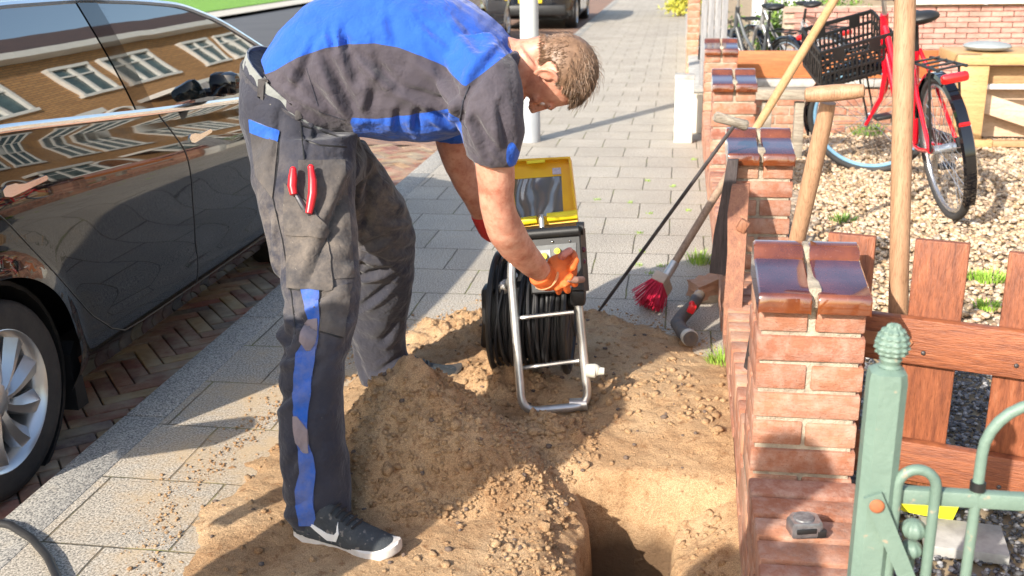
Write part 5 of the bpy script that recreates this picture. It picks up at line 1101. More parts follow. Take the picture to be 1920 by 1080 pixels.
# pipe elbow with pale end cap, broken brick
DP = thing('drain_pipe', tuple(PZ(1285, 610)), 'old dark drain pipe elbow with a pale round end lying beside the broom', 'pipe')
q = lambda px, py, z: PZ(px, py, z)
mb = MB(); mb.tube([q(1312, 552, .10), q(1298, 574, .075), q(1280, 592, .055), q(1270, 606, .045), q(1280, 622, .042), q(1296, 636, .042)], [.024, .026, .028, .028, .028, .030], 16); obj('pipe', mb, mat('muddy_pipe', (.06, .06, .075), (.15, .115, .085), 18, .7, .6, 60), DP)
e0, e1 = q(1290, 630, .042), q(1302, 642, .042); mb = MB(); dd = (e1-e0).normalized(); mb.lathe([(0, .032), (.026, .033), (.028, .026), (.012, .024), (.012, .001)], e0, tuple(dd), 22); obj('end_ring', mb, mat('pale_ring', (.62, .58, .52), (.42, .38, .32), 30, .6, .3), DP)
mb = MB(); a = q(1297, 578, .10); mb.box(a, (.03, .03, .04), Matrix.Rotation(.4, 3, 'Y'), .006); mb.ell(a+Vector((0, 0, .02)), (.012, .012, .012)); obj('red_stopper', mb, M_REDP, DP)
BB = thing('broken_brick', tuple(PZ(1322, 545)), 'broken piece of pink brick lying against the wall behind the drain pipe', 'brick')
mb = MB(); c = PZ(1322, 538, .06); rr = random.Random(3)
bm = bmesh.new(); bmesh.ops.create_cube(bm, size=1); bmesh.ops.subdivide_edges(bm, edges=bm.edges[:], cuts=3, use_grid_fill=True)
for v in bm.verts: k = v.co.copy(); v.co = Vector((k.x*.12, k.y*.10, k.z*.07))+Vector((rr.uniform(-.006, .006), rr.uniform(-.006, .006), rr.uniform(-.006, .006)))+Vector((0, 0, .02*k.x))
bm.verts.index_update(); mb.add([Matrix.Rotation(.5, 3, 'Z') @ v.co+c for v in bm.verts], [[v.index for v in f.verts] for f in bm.faces]); bm.free(); o = obj('brick', mb, M_BRICK, BB, angle=30); fattr(o, 'rnd', np.full(len(mb.v), .85))
mb = MB(); mb.box(c+Vector((.0, -.01, -.045)), (.12, .08, .04), Matrix.Rotation(.3, 3, 'Z'), .01); obj('mortar_lump', mb, M_MORT, BB)
# black hose at the lower left
HS = obj('hose', MB().tube([PZ(px, py, .014 if px > -40 else .0) for px, py in [(-160, 1010), (-90, 985), (-30, 975), (20, 985), (60, 1010), (90, 1045), (108, 1085), (112, 1140), (100, 1220)]], .011, 12), M_CABLE); tag(HS, 'black rubber hose lying in a curve on the kerb in the lower left corner', 'hose')

# ---- wooden gate swung open behind the first pillar
GO = Vector((.43, 2.72, 0)); GD = Vector((1, -.30, 0)).normalized(); GN = Vector((-GD.y, GD.x, 0))
def onG(px, py):
    r_ = ray(px, py); o_ = Vector((0, 0, HC)); t = (GO-o_).dot(GN)/r_.dot(GN); p = o_+r_*t; return (p-GO).dot(GD), p.z
GT = thing('wooden_gate', tuple(GO), 'orange stained wooden picket gate swung open beside the nearest brick pillar', 'gate')
M_GATE = wood_mat('gate_wood_vertical', (.29, .095, .042), (.15, .048, .026), (4, 4, .6), 16, .5, (.38, .175, .10), .7); M_GATEH = wood_mat('gate_wood_rail', (.31, .10, .04), (.17, .05, .024), (.6, .6, 6), 16, .5, (.40, .18, .10), .7)
def gbox(s0, s1, z0, z1, n0, n1, bev=.004):
    mb = MB(); c = GO+GD*(s0+s1)/2+GN*(n0+n1)/2+Vector((0, 0, (z0+z1)/2)); mb.box(c, (s1-s0, abs(n1-n0), z1-z0), Matrix((GD, GN, Vector((0, 0, 1)))).transposed(), bev); return mb
zt = onG(1770, 457)[1]
ed = [(onG(1552, 452)[0], onG(1642, 452)[0]), (onG(1716, 456)[0], onG(1820, 458)[0]), (onG(1853, 760)[0], onG(1853, 760)[0]+.145)]
w_ = ed[1][1]-ed[1][0]; gp = ed[2][0]-ed[1][1]; x = ed[2][1]+gp; 
while x < 1.0: ed.append((x, x+w_)); x += w_+gp
for i, (s0, s1) in enumerate(ed): obj('picket', gbox(s0, s1, .09, zt+.006*math.sin(i*2.3), .0, .022), M_GATE, GT)
z1, z0 = onG(1760, 596)[1], onG(1790, 686)[1]; z3, z2 = onG(1760, 828)[1], onG(1780, 905)[1]
for (a_, b__) in ((z0, z1), (z2, z3)):
    r_ = obj('rail', gbox(-.0, 1.05, a_, b__, -.034, -.002, .005), M_GATEH, GT)
    st = MB(); zc = (a_+b__)/2; c = GO+GN*-.037
    pts = [c+GD*s_+Vector((0, 0, zc+h_)) for s_, h_ in [(.02, -.018), (.19, -.017), (.205, -.010), (.211, 0), (.205, .010), (.19, .017), (.02, .018)]]; st.prism(pts, GN*-.004); so_ = obj('hinge_strap', st, mat('rusty_strap', (.36, .15, .07), (.26, .10, .05), 30, .5, .3), r_)
    for s_ in (.08, .18): bm_ = MB(); bm_.ell(c+GD*s_+Vector((0, 0, zc))-GN*.005, (.007, .004, .007)); obj('bolt', bm_, M_IRON, r_)
    for s_ in (ed[1][0]+.05, ed[2][0]+.05): bm_ = MB(); bm_.ell(c+GD*s_+Vector((0, 0, zc-.025)), (.006, .004, .006)); obj('bolt', bm_, M_IRON, r_)

# ---- green iron fence
M_GREEN = mat('sea_green_paint', (.165, .24, .195), (.125, .19, .155), 7, .5, .4, 90, speck=((.30, .26, .19), 38, .67)); FY = 1.70
GF = thing('iron_fence', (.365, FY, 0), 'sea green iron fence with octagonal post, pine cone finial and looped bars', 'fence')
px0 = PY(1665, 690, FY); mb = MB(); cx = px0.x; hw = (PY(1699, 699, FY).x-PY(1627, 699, FY).x)/2; zt = px0.z
oc = lambda r_, z, cx_=cx: [Vector((cx_+r_*x, FY+r_*y, z)) for x, y in [(1, .55), (.55, 1), (-.55, 1), (-1, .55), (-1, -.55), (-.55, -1), (.55, -1), (1, -.55)]]
mb.loft([oc(hw, -.05), oc(hw, zt-.02), oc(hw*.93, zt-.004), oc(hw*.55, zt+.003)]); po = obj('post', mb, M_GREEN, GF, angle=25)
zf0, zf1 = zt, PY(1671, 606, FY).z; hh = zf1-zf0; mb = MB(); fc = Vector((cx+.003, FY, 0))
prof = [(0, .55), (.05, .62), (.10, .50), (.16, .55), (.22, .62), (.28, .50), (.34, .74), (.45, .86), (.58, .84), (.72, .74), (.84, .56), (.93, .34), (.98, .16), (1.0, .02)]
rings = []; n = 72; fr = hw*.98
for k in range(60):
    t = k/59; r_ = float(np.interp(t, [a for a, _ in prof], [b for _, b in prof]))*fr
    ring = []
    for j in range(n):
        a = 2*math.pi*j/n; bumpy = (max(0, math.sin(11*a/2+t*26*1.0)*math.sin(11*a/2-t*26*1.0)))**.6*.0042 if t > .34 else 0
        ring.append(Vector((fc.x+(r_+bumpy)*math.cos(a), FY+(r_+bumpy)*math.sin(a), zf0+hh*t)))
    rings.append(ring)
mb.loft(rings); obj('pine_cone_finial', mb, M_GREEN, po, angle=60)
mb = MB(); a, b_ = PY(1660, 925, FY), PY(1990, 925, FY); zr = a.z; mb.box(((a.x+b_.x)/2+.15, FY, zr), (b_.x-a.x+.3, .022, .030), bev=.005); obj('rail', mb, M_GREEN, GF)
def hoop(x0, x1, ztop, r_, y=FY, zlow=.1):
    R = (x1-x0)/2; c = (x0+x1)/2; zc = ztop-R*1.05; pts = [(x0, y, zlow), (x0, y, zc-.08)]+[(c-R*math.cos(a), y, zc+R*1.05*math.sin(a)) for a in [math.pi*k/14 for k in range(15)]]+[(x1, y, zc-.08), (x1, y, zlow)]; mb = MB(); mb.tube(pts, r_, 12); obj('hoop', mb, M_GREEN, GF)
xa, xb = PY(1674, 950, FY).x, PY(1746, 950, FY).x; hoop(xa, xb, PY(1712, 872, FY).z, .0095, FY-.016, .15)
big0 = PY(1832, 915, FY).x; hoop(big0, big0+.19, PY(1920, 752, FY).z, .0095, FY-.002, .1)
for k in range(1, 3): hoop(big0+k*.24, big0+k*.24+.19, PY(1920, 752, FY).z, .0095, FY-.002, .1)
bx_ = PY(1712, 1000, FY).x; z1 = PY(1712, 975, FY).z; z0 = PY(1712, 1035, FY).z
mb = MB(); 
for zc, r_ in ((z1-.018, .0215), (z0+.006, .019)):
    rings = []
    for k in range(1, 14):
        th = math.pi*k/14; rings.append([Vector((bx_+r_*(1+.05*math.cos(9*a))*math.sin(th)*math.cos(a), FY+.0+r_*(1+.05*math.cos(9*a))*math.sin(th)*math.sin(a), zc-r_*.9*math.cos(th))) for a in [2*math.pi*j/48 for j in range(48)]])
    mb.loft(rings)
mb.tube([(bx_, FY, z0), (bx_, FY, .1)], .008, 10); obj('bar_finial', mb, M_GREEN, GF, angle=60)
mb = MB(); a, b_ = PY(1643, 945, FY-.035), PY(1712, 1110, FY-.035); d_ = (b_-a).normalized(); s_ = Vector((-d_.z, 0, d_.x)); mb.prism([a+s_*.016-d_*.02, a-s_*.016-d_*.02, b_-s_*.014, b_+s_*.014], (0, -.006, 0)); br_ = obj('brace', mb, M_GREEN, GF, smooth=False)
mb = MB(); mb.ell(a+Vector((0, -.008, 0)), (.013, .006, .013)); obj('rusty_bolt', mb, mat('rust', (.45, .14, .05), (.3, .1, .05), 60, .8, .3), br_)
mb = MB(); mb.tube([(big0, FY-.002, zr+.018), (big0, FY-.002, zr+.034)], .013, 10); obj('collar', mb, M_BLK, GF)
# things on the ground behind the green fence
p = PZ(1815, 1000, .05); SL = thing('concrete_slab', tuple(p), 'pale speckled concrete slab on the ground behind the green fence', 'slab'); mb = MB(); mb.box((p.x, p.y+.03, .012), (.20, .15, .03), Matrix.Rotation(-.12, 3, 'Z'), .004); obj('slab', mb, M_GREYC, SL)
p = PZ(1735, 960, .0); YB = thing('yellow_tray', tuple(p), 'bright yellow plastic tray on the gravel behind the small green hoop', 'tray')
mb = MB(); R = Matrix.Rotation(-.3, 3, 'Z'); rg = lambda s_, z: [R @ Vector((x*s_*.10, y*s_*.09, 0))+p+Vector((0, .05, z)) for x, y in ((-1, -1), (1, -1), (1, 1), (-1, 1))]
mb.loft([rg(.85, .004), rg(1, .07), rg(1.06, .072), rg(1.06, .078), rg(.96, .078), rg(.82, .012)]); obj('tray', mb, mat('lemon_plastic', (.82, .80, .04), (.7, .66, .03), 5, .4, .05), YB, smooth=False)
mb = MB(); mb.box(p+Vector((0, .05, .075)), (.05, .02, .012), R, .003); obj('grip', mb, M_BLK, YB)
# ================================================================ BICYCLES, CRATE, BENCH, STREET THINGS
M_BRED = paint('red_bike_paint', (.62, .006, .02), .15); M_BGREY = mat('grey_bike_paint', (.10, .11, .12), (.06, .065, .07), 8, .35, .05); M_BSIL = mat('silver_bike_paint', (.5, .5, .5), (.35, .35, .36), 8, .35, .05, metal=.5)
M_RIMB = mat('bike_rim', (.55, .56, .58), (.4, .42, .45), 8, .25, 0, metal=.8); M_BLUER = mat('blue_rim', (.22, .42, .58), (.16, .3, .45), 8, .35, 0)
def rotax(v, o, ax, ang): return Matrix.Rotation(ang, 3, ax) @ (Vector(v)-Vector(o))+Vector(o)
def make_bike(loc, rz, lean, steer, fm, label, group=None, rimm=None, sc=1.0):
    root = thing('bicycle', loc, label, 'bicycle', group); root.rotation_euler = (-lean, 0, rz); root.rotation_mode = 'XYZ'
    root.rotation_euler = (Matrix.Rotation(rz, 3, 'Z') @ Matrix.Rotation(-lean, 3, 'X')).to_euler()
    R = .345; W = lambda n, mb, m, p=root, **k: obj(n, mb, m, p, world=False, **k)
    ho = Vector((.86, 0, .80)); ax = (Vector((.80, 0, .98))-Vector((.89, 0, .68))).normalized(); S_ = lambda p: rotax(p, ho, ax, steer)
    def wheel(cx, f, rm):
        c = Vector((cx, 0, R)); circ = lambda r_, n, y=0: [f(c+Vector((r_*math.cos(a), y, r_*math.sin(a)))) for a in [2*math.pi*k/n for k in range(n)]]
        mb = MB(); mb.tube(circ(R-.018, 56), .0185, 10, closed=True); wh = W('wheel', mb, M_RUB)
        mb = MB(); mb.tube(circ(R-.045, 56), .011, 8, closed=True); W('rim', mb, rm, wh)
        mb = MB()
        for k in range(28): a = 2*math.pi*k/28; a2 = a+(.5 if k % 2 else -.5); y = .03*(1 if k % 4 < 2 else -1); mb.tube([f(c+Vector((.02*math.cos(a2), y, .02*math.sin(a2)))), f(c+Vector(((R-.05)*math.cos(a), 0, (R-.05)*math.sin(a))))], .0016, 4)
        W('spokes', mb, M_RIMB, wh, smooth=False)
        mb = MB(); h0, h1 = f(c+Vector((0, -.05, 0))), f(c+Vector((0, .05, 0))); mb.tube([h0, h1], .022, 12); W('hub', mb, M_RIMB, wh)
        mb = MB(); ar = [f(c+Vector(((R+.018)*math.cos(a), 0, (R+.018)*math.sin(a)))) for a in [math.radians(q) for q in (np.linspace(-35 if cx < .5 else 20, 0, 2)[:1].tolist()+list(np.linspace(0, 175, 26)) if cx > .5 else np.linspace(15, 215, 30))]]
        rings = []
        for i, p in enumerate(ar):
            t = (ar[min(i+1, len(ar)-1)]-ar[max(i-1, 0)]).normalized(); n_ = (p-f(c)).normalized(); s = t.cross(n_).normalized(); rings.append([p+s*.030-n_*.016, p+s*.022, p, p-s*.022, p-s*.030-n_*.016, p-s*.018-n_*.004, p+s*.018-n_*.004])
        mb.loft(rings); W('mudguard', mb, M_BLACKP, wh); return wh
    I = lambda p: p
    wheel(0, I, M_RIMB); wheel(1.10, S_, rimm or M_RIMB)
    mb = MB(); bb = (.47, 0, .29)
    mb.tube([bb, (.30, 0, .80)], .0165, 12); mb.tube([bb, (.60, 0, .33), (.76, 0, .50), (.86, 0, .72)], .020, 12); mb.tube([(.39, 0, .50), (.55, 0, .50), (.72, 0, .66), (.83, 0, .86)], .017, 12); mb.tube([(.89, 0, .68), (.82, 0, .92)], .022, 14)
    for s in (-1, 1):
        mb.tube([(0, s*.065, R), (.2, s*.055, .31), (.44, s*.03, .29)], .011, 8); mb.tube([(0, s*.065, R), (.18, s*.05, .58), (.31, s*.018, .78)], .010, 8)
    W('frame', mb, fm)
    mb = MB()
    for s in (-1, 1): mb.tube([S_((.885, s*.045, .70)), S_((.90, s*.055, .62)), S_((.97, s*.058, .48)), S_((1.10, s*.058, R))], [.016, .016, .014, .010], 10)
    mb.tube([S_((.885, -.05, .70)), S_((.885, .05, .70))], .02, 10); W('fork', mb, fm)
    mb = MB(); mb.tube([S_((.82, 0, .92)), S_((.79, 0, 1.04))], .013, 10); mb.tube([S_(p) for p in [(.60, -.29, 1.07), (.70, -.27, 1.09), (.80, -.12, 1.06), (.81, 0, 1.04), (.80, .12, 1.06), (.70, .27, 1.09), (.60, .29, 1.07)]], .0115, 10); hb = W('handlebar', mb, M_TUBE)
    for s in (-1, 1): mb = MB(); mb.tube([S_((.66, s*.28, 1.082)), S_((.55, s*.295, 1.06))], .016, 10); W('hand_grip', mb, M_BLK, hb)
    mb = MB(); mb.tube([(.30, 0, .78), (.27, 0, .90)], .013, 10); mb.ell((.18, 0, .945), (.085, .085, .032)); mb.ell((.29, 0, .95), (.11, .04, .024)); W('saddle', mb, M_BLK)
    mb = MB()
    for s in (-1, 1): mb.tube([(.26, s*.05, .74), (-.22, s*.06, .75)], .007, 6); mb.tube([(-.02, s*.07, R), (-.10, s*.065, .74)], .006, 6)
    for k in range(4): mb.tube([(.15-k*.11, -.06, .75), (.15-k*.11, .06, .75)], .006, 6)
    W('carrier', mb, M_BLK)
    mb = MB(); mb.box((-.235, 0, .71), (.04, .12, .045), bev=.015); W('rear_lamp', mb, M_REDG)
    mb = MB(); mb.box((-.31+.0, 0, .50), (.018, .05, .05), Matrix.Rotation(-.5, 3, 'Y'), .006); W('reflector', mb, M_REDG)
    mb = MB(); mb.loft([[Vector((x, y, z)) for x, z in ((.0, .31), (-.03, .35), (0, .385), (.45, .36), (.52, .33), (.54, .29), (.50, .23), (.45, .22))] for y in (-.055, -.075)]); W('chain_case', mb, M_BLK)
    for s, dz in ((-1, -.16), (1, .16)):
        mb = MB(); mb.tube([(.47, 0, .29), (.47, s*.09, .29), (.49, s*.10, .29+dz)], .009, 8); cr = W('crank', mb, M_TUBE); mb = MB(); mb.box((.49, s*.145, .29+dz), (.09, .08, .022), bev=.006); W('pedal', mb, M_BLK, cr)
    mb = MB(); mb.tube([(.36, .05, .28), (.30, .16, .03)], .009, 8); mb.tube([(.30, .16, .03), (.33, .19, .02)], .010, 8); W('kickstand', mb, M_IRON)
    mb = MB()
    for s in (-1, 1): mb.tube([S_((1.08, s*.06, R+.02)), S_((1.02, s*.07, .74)), S_((1.24, s*.07, .76))], .006, 6)
    for k in range(5): mb.tube([S_((.96+k*.07, -.11, .765)), S_((.96+k*.07, .11, .765))], .006, 6)
    W('front_carrier', mb, M_BLK)
    root.scale = (sc, sc, sc)
    return root
make_bike((1.545, 5.99, 0), math.radians(95), math.radians(11), math.radians(62), M_BRED, 'red bicycle with black mudguards parked on the pale gravel', rimm=M_BLUER, sc=1.17)
make_bike((1.02, 9.75, 0), math.radians(118), math.radians(6), math.radians(12), M_BGREY, 'dark grey bicycle leaning beside the weathered grey fence panel', 'bicycles behind the divider wall')
make_bike((1.42, 10.2, 0), math.radians(128), math.radians(7), math.radians(-20), M_BSIL, 'silver bicycle right of the dark grey one behind the divider wall', 'bicycles behind the divider wall')
# crate on the front carrier of the red bicycle
def crate():
    L, Wd, Hh = .46, .33, .27; c = PY(1588, 92, 7.05); R = Matrix.Rotation(math.radians(-9), 3, 'Y') @ Matrix.Rotation(math.radians(24), 3, 'X') @ Matrix.Rotation(math.radians(12), 3, 'Z')
    root = thing('crate', tuple(c), 'black slotted plastic crate on the front carrier of the red bicycle', 'crate')
    def bar(mb, cc, size): mb.box(R @ Vector(cc)+c, size, R)
    for s, nm in ((-1, 'front'), (1, 'back')):
        mb = MB(); y = s*Wd/2
        for z, h in ((Hh/2-.012, .024), (Hh/2-.085, .018), (-Hh/2+.10, .014), (-Hh/2+.012, .024)): bar(mb, (0, y, z), (L, .012, h))
        for k in range(17):
            x = -L/2+L*k/16
            if abs(x) > .085: bar(mb, (x, y, Hh/2-.045), (.010, .010, .08))
            bar(mb, (x, y, -.04), (.011, .010, .20))
        for x in (-.11, .11): bar(mb, (x, y, Hh/2-.045), (.06, .011, .08))
        obj('side', mb, M_BLK, root, smooth=False)
    for s in (-1, 1):
        mb = MB(); x = s*L/2
        for z, h in ((Hh/2-.012, .024), (Hh/2-.085, .018), (-Hh/2+.012, .024)): bar(mb, (x, 0, z), (.012, Wd, h))
        for k in range(9): bar(mb, (x, -Wd/2+Wd*k/8, 0), (.010, .012, Hh-.03))
        for k in range(5): mb.box(R @ Vector((x, -Wd/2+Wd*(k+.5)/5, -.03))+c, (.009, .009, .23), R @ Matrix.Rotation(.35, 3, 'X'))
        obj('end', mb, M_BLK, root, smooth=False)
    mb = MB()
    for k in range(11): bar(mb, (-L/2+L*k/10, 0, -Hh/2), (.012, Wd, .008))
    for k in range(8): bar(mb, (0, -Wd/2+Wd*k/7, -Hh/2+.004), (L, .012, .008))
    obj('bottom', mb, M_BLK, root, smooth=False)
crate()
# wooden bench frame with grey cushion
M_PINE = wood_mat('yellow_pine', (.58, .37, .17), (.46, .27, .11), (.6, 5, 5), 8, .5, None, .2); M_PINEP = wood_mat('brown_ply', (.42, .26, .13), (.32, .19, .09), (.6, 5, 5), 5, .6, None, .2); M_PALEW = wood_mat('pale_ply', (.66, .50, .36), (.56, .40, .27), (.6, 5, 5), 5, .6, None, .2)
BN = thing('garden_bench', tuple(PZ(1810, 275)), 'yellow pine garden bench frame with grey cushion against the reddish brick wall', 'bench')
bY = 8.22; bp = lambda px, py, y=bY: PY(px, py, y)
def bb_(n, px0, py0, px1, py1, y0, y1, m, rot=None, bev=.006):
    a, b_ = bp(px0, py0, y0), bp(px1, py1, y0); mb = MB(); mb.box(((a.x+b_.x)/2, (y0+y1)/2, (a.z+b_.z)/2), (abs(b_.x-a.x), abs(y1-y0), abs(a.z-b_.z)), rot, bev); return obj(n, mb, m, BN)
bb_('top_rail', 1797, 102, 2080, 122, bY-.05, bY+.55, M_PINE); bb_('leg', 1802, 122, 1838, 272, bY-.03, bY+.05, M_PINE); bb_('back_panel', 1838, 124, 2070, 160, bY+.10, bY+.13, M_PINEP); bb_('white_strip', 1800, 158, 2070, 168, bY+.05, bY+.08, M_WHITE)
bb_('lower_panel', 1842, 168, 2060, 258, bY+.30, bY+.33, M_PALEW); bb_('foot_rail', 1812, 262, 1860, 277, bY-.06, bY+.0, M_PINE); bb_('foot_rail', 1862, 264, 2070, 278, bY-.05, bY+.01, M_PINEP); bb_('leg', 1804, 124, 1822, 262, bY+.45, bY+.52, M_PINE)
a, b_ = bp(1835, 88), bp(1895, 100); mb = MB(); mb.ell(((a.x+b_.x)/2, bY+.2, bp(1850, 92).z+.005), (.17, .2, .035)); o = obj('cushion', mb, mat('grey_cushion', (.34, .37, .38), (.25, .28, .29), 12, .9, .3)); tag(o, 'round grey cushion lying on the yellow pine bench frame', 'cushion')
a, b_ = bp(1842, 180, bY+.05), bp(1990, 235, bY+.05); 
mb = MB(); mb.box(((a.x+b_.x)/2+.02, bY+.14, .22), (.72, .03, .14), Matrix.Rotation(.32, 3, 'Y'), .004); tag(obj('plank', mb, M_PALEW), 'pale plank leaning across the front of the pine bench', 'plank')
# street lamp column
LP = thing('street_lamp', tuple(PZ(995, 265)), 'white street lamp column with grey base beyond the head of the man', 'street lamp')
p = PZ(995, 265); r_ = .076; mb = MB(); mb.lathe([(.26, r_), (3.2, r_*.8), (4.3, r_*.6)], p, (0, 0, 1), 28); obj('column', mb, mat('white_column', (.52, .55, .55), (.45, .48, .48), 3, .45, .1), LP)
mb = MB(); mb.lathe([(0, r_+.004), (.265, r_+.003), (.27, r_)], p, (0, 0, 1), 28); obj('base', mb, mat('grey_column_base', (.36, .38, .40), (.30, .32, .34), 6, .5, .1), LP)
mb = MB(); mb.tube([p+Vector((0, 0, 4.3)), p+Vector((0, 0, 4.6)), p+Vector((-.5, 0, 4.8))], .04, 10); mb.ell(p+Vector((-.7, 0, 4.8)), (.32, .13, .07)); obj('lantern', mb, M_GREYC, LP)
# white concrete post with grey cap
p = PZ(1280, 269); WP = thing('white_post', tuple(p), 'short square white post with grey top standing by the far wall pillar', 'post')
mb = MB(); mb.box((p.x, p.y+.07, .25), (.145, .14, .50), bev=.008); obj('post', mb, mat('white_concrete', (.62, .61, .57), (.52, .51, .47), 6, .7, .3), WP); mb = MB(); mb.box((p.x, p.y+.07, .512), (.155, .15, .035), bev=.006); obj('cap', mb, M_GREYC, WP)
# weathered grey fence panel, brick pier, concrete strip at the boundary beyond the wall
FP = thing('fence_panel', (.42, 8.75, 0), 'weathered grey timber fence panel behind the farthest capped pillar', 'fence'); M_GFEN = wood_mat('grey_boards', (.30, .30, .31), (.19, .19, .20), (6, 6, .4), 8, .8, None, .5)
a, b_ = PY(1312, 100, 8.9), PY(1362, 100, 8.9)
for k in range(4): mb = MB(); x0 = a.x+(b_.x-a.x)*k/4; mb.box((x0+(b_.x-a.x)/8, 8.9+.004*(k % 2), .72), ((b_.x-a.x)/4-.004, .02, 1.44), bev=.003); obj('board', mb, M_GFEN, FP)
mb = MB(); mb.box(((a.x+b_.x)/2, 8.925, 1.2), (b_.x-a.x, .03, .08)); obj('rail', mb, M_GFEN, FP)
BP = thing('brick_pier', (.30, 11.5, 0), 'slim brick pier left of the weathered grey fence panel', 'pier')
mb = MB(); rnd = []; B_ = []; xx = PY(1300, 40, 11.5).x
for k in range(18): B_.append(((xx, 11.5, k*CH+CH/2+.0), (.125, .22, CH-.011)))
bricks(mb, rnd, B_); o = obj('pier', mb, M_BRICK, BP); fattr(o, 'rnd', rnd); mb = MB(); mb.box((xx, 11.5, .66), (.115, .21, 1.36)); obj('mortar', mb, M_MORT, BP)
CW = thing('concrete_wall', (.2, 14, 0), 'low pale concrete garden edging running up the street beyond the brick wall', 'wall'); mb = MB()
mb.box((xx+.02, 13.5, .17), (.10, 9.6, .34), bev=.01); obj('edging', mb, mat('pale_render', (.68, .64, .56), (.55, .51, .44), 4, .9, .3), CW); mb = MB(); mb.box((xx+.02, 13.5, .35), (.13, 9.64, .03), bev=.01); obj('coping', mb, M_GREYC, CW)
# white storage box beyond the bikes
WBX = thing('storage_box', (1.6, 12.2, 0), 'white storage box behind the two grey bicycles', 'box'); a, b_ = PY(1462, 8, 12.2), PY(1518, 44, 12.2)
mb = MB(); mb.box(((a.x+b_.x)/2-.1, 12.4, (a.z+b_.z)/2+.1), (b_.x-a.x+.35, .5, a.z-b_.z+.25), bev=.03); obj('body', mb, M_WHITE, WBX); mb = MB(); mb.box(((a.x+b_.x)/2-.1, 12.4, b_.z/2-.02), (b_.x-a.x+.2, .42, b_.z-.03), bev=.01); obj('plinth', mb, M_BLK, WBX)
# ---- plants
def leaf_mat(name, c1, c2): 
    m, t, b = NT(name); a = t.nodes.new('ShaderNodeAttribute'); a.attribute_name = 'rnd'; c = ramp(t, a.outputs['Fac'], [(0, c1), (1, c2)]); t.links.new(c, b.inputs[0]); b.inputs['Roughness'].default_value = .6; b.inputs['Subsurface Weight'].default_value = 0; return m
M_GRASS = leaf_mat('fresh_grass', (.16, .34, .03), (.42, .58, .10)); M_LEAF = leaf_mat('garden_leaves', (.06, .14, .03), (.22, .34, .06)); M_YLEAF = leaf_mat('yellow_leaves', (.40, .42, .05), (.62, .56, .08)); M_TWIG = mat('dry_twig', (.30, .22, .15), (.2, .14, .09), 20, .9, .2)
def blades(c, n, rad, h, w_, seed, spread=.6, m=None):
    rr = random.Random(seed); mb = MB(); rnd = []
    for _ in range(n):
        a = rr.uniform(0, 6.28); q = rad*math.sqrt(rr.random()); b0 = Vector(c)+Vector((q*math.cos(a), q*math.sin(a), 0)); hh = h*rr.uniform(.5, 1.1); out = Vector((math.cos(a), math.sin(a), 0))*hh*spread*rr.uniform(.2, 1.2)*(q/rad+.3); s = Vector((-math.sin(a+rr.uniform(-1, 1)), math.cos(a), 0))*w_
        p1 = b0+out*.4+Vector((0, 0, hh*.6)); p2 = b0+out+Vector((0, 0, hh*rr.uniform(.75, 1))); k = len(mb.v)
        mb.add([b0-s, b0+s, p1-s*.8, p1+s*.8, p2], [(0, 1, 3, 2), (2, 3, 4)]); rnd += [rr.random()]*5
    return mb, rnd
def tuft(px, py, n, rad, h, label, seed, m=M_GRASS, w_=.0016, name='grass_tuft', cat='grass', z=.0, grp=None):
    mb, rnd = blades(PZ(px, py, z), n, rad, h, w_, seed); o = obj(name, mb, m, smooth=False); fattr(o, 'rnd', rnd); tag(o, label, cat, grp); return o
tuft(1358, 690, 420, .055, .07, 'bright green grass tuft at the foot of the wall left of the nearest pillar', 1)
tuft(1312, 492, 160, .06, .06, 'yellow green weed growing beside the broom at the foot of the dark plank', 2, w_=.002)
tuft(1850, 525, 220, .08, .05, 'low green weed in the pale gravel beyond the gate pickets', 3, w_=.003); tuft(1850, 578, 160, .05, .035, 'sparse weed just above the gate rail in the gravel', 4, w_=.003)
tuft(1580, 415, 70, .07, .05, 'small green weed among the brown pebbles by the spade shaft', 5, M_LEAF, .004); tuft(1625, 252, 120, .12, .10, 'small bush at the foot of the divider wall behind the blue rimmed wheel', 6, M_LEAF, .006)
mb = MB(); rr = random.Random(6); rnd = []
for (px, py) in [(1196, 498), (1207, 472), (1199, 437), (1218, 512), (1182, 380), (1218, 400), (1262, 350), (1215, 340), (1120, 375), (1300, 300), (1290, 395), (1240, 500)]:
    b_, r_ = blades(PZ(px, py), 26, .022, .016, .0016, px); b0 = len(mb.v); mb.add(b_.v, b_.f); rnd += r_
o = obj('joint_moss', mb, M_GRASS, smooth=False); fattr(o, 'rnd', rnd); tag(o, kind='stuff')
def bush(name, c, rad, n, label, m, seed, lw=.03, stem=True):
    rr = random.Random(seed); root = thing(name, c, label, 'shrub'); mb = MB(); rnd = []; C_ = Vector(c)
    cl = [Vector((rr.gauss(0, .45)*rad[0], rr.gauss(0, .45)*rad[1], rad[2]*rr.uniform(.3, 1.7))) for _ in range(26)]
    for _ in range(n):
        k = rr.choice(cl); p = C_+k+Vector((rr.gauss(0, 1), rr.gauss(0, 1), rr.gauss(0, 1)))*rad[0]*.22
        if p.z < .02: continue
        u = Vector((rr.gauss(0, 1), rr.gauss(0, 1), rr.gauss(0, 1))).normalized(); v = u.cross(Vector((rr.gauss(0, 1), rr.gauss(0, 1), 1))).normalized(); l = lw*rr.uniform(.6, 1.3)
        mb.add([p-u*l, p-v*l*.4, p+u*l, p+v*l*.4], [(0, 1, 2, 3)]); rnd += [rr.random()]*4
    o = obj('foliage', mb, m, root, smooth=False); fattr(o, 'rnd', rnd)
    mb = MB()
    for _ in range(9): k = rr.choice(cl); mb.tube([C_+Vector((rr.uniform(-.05, .05), rr.uniform(-.05, .05), 0)), C_+k*.5, C_+k], [.014, .009, .004], 5)
    obj('stem', mb, M_TWIG, root); return root
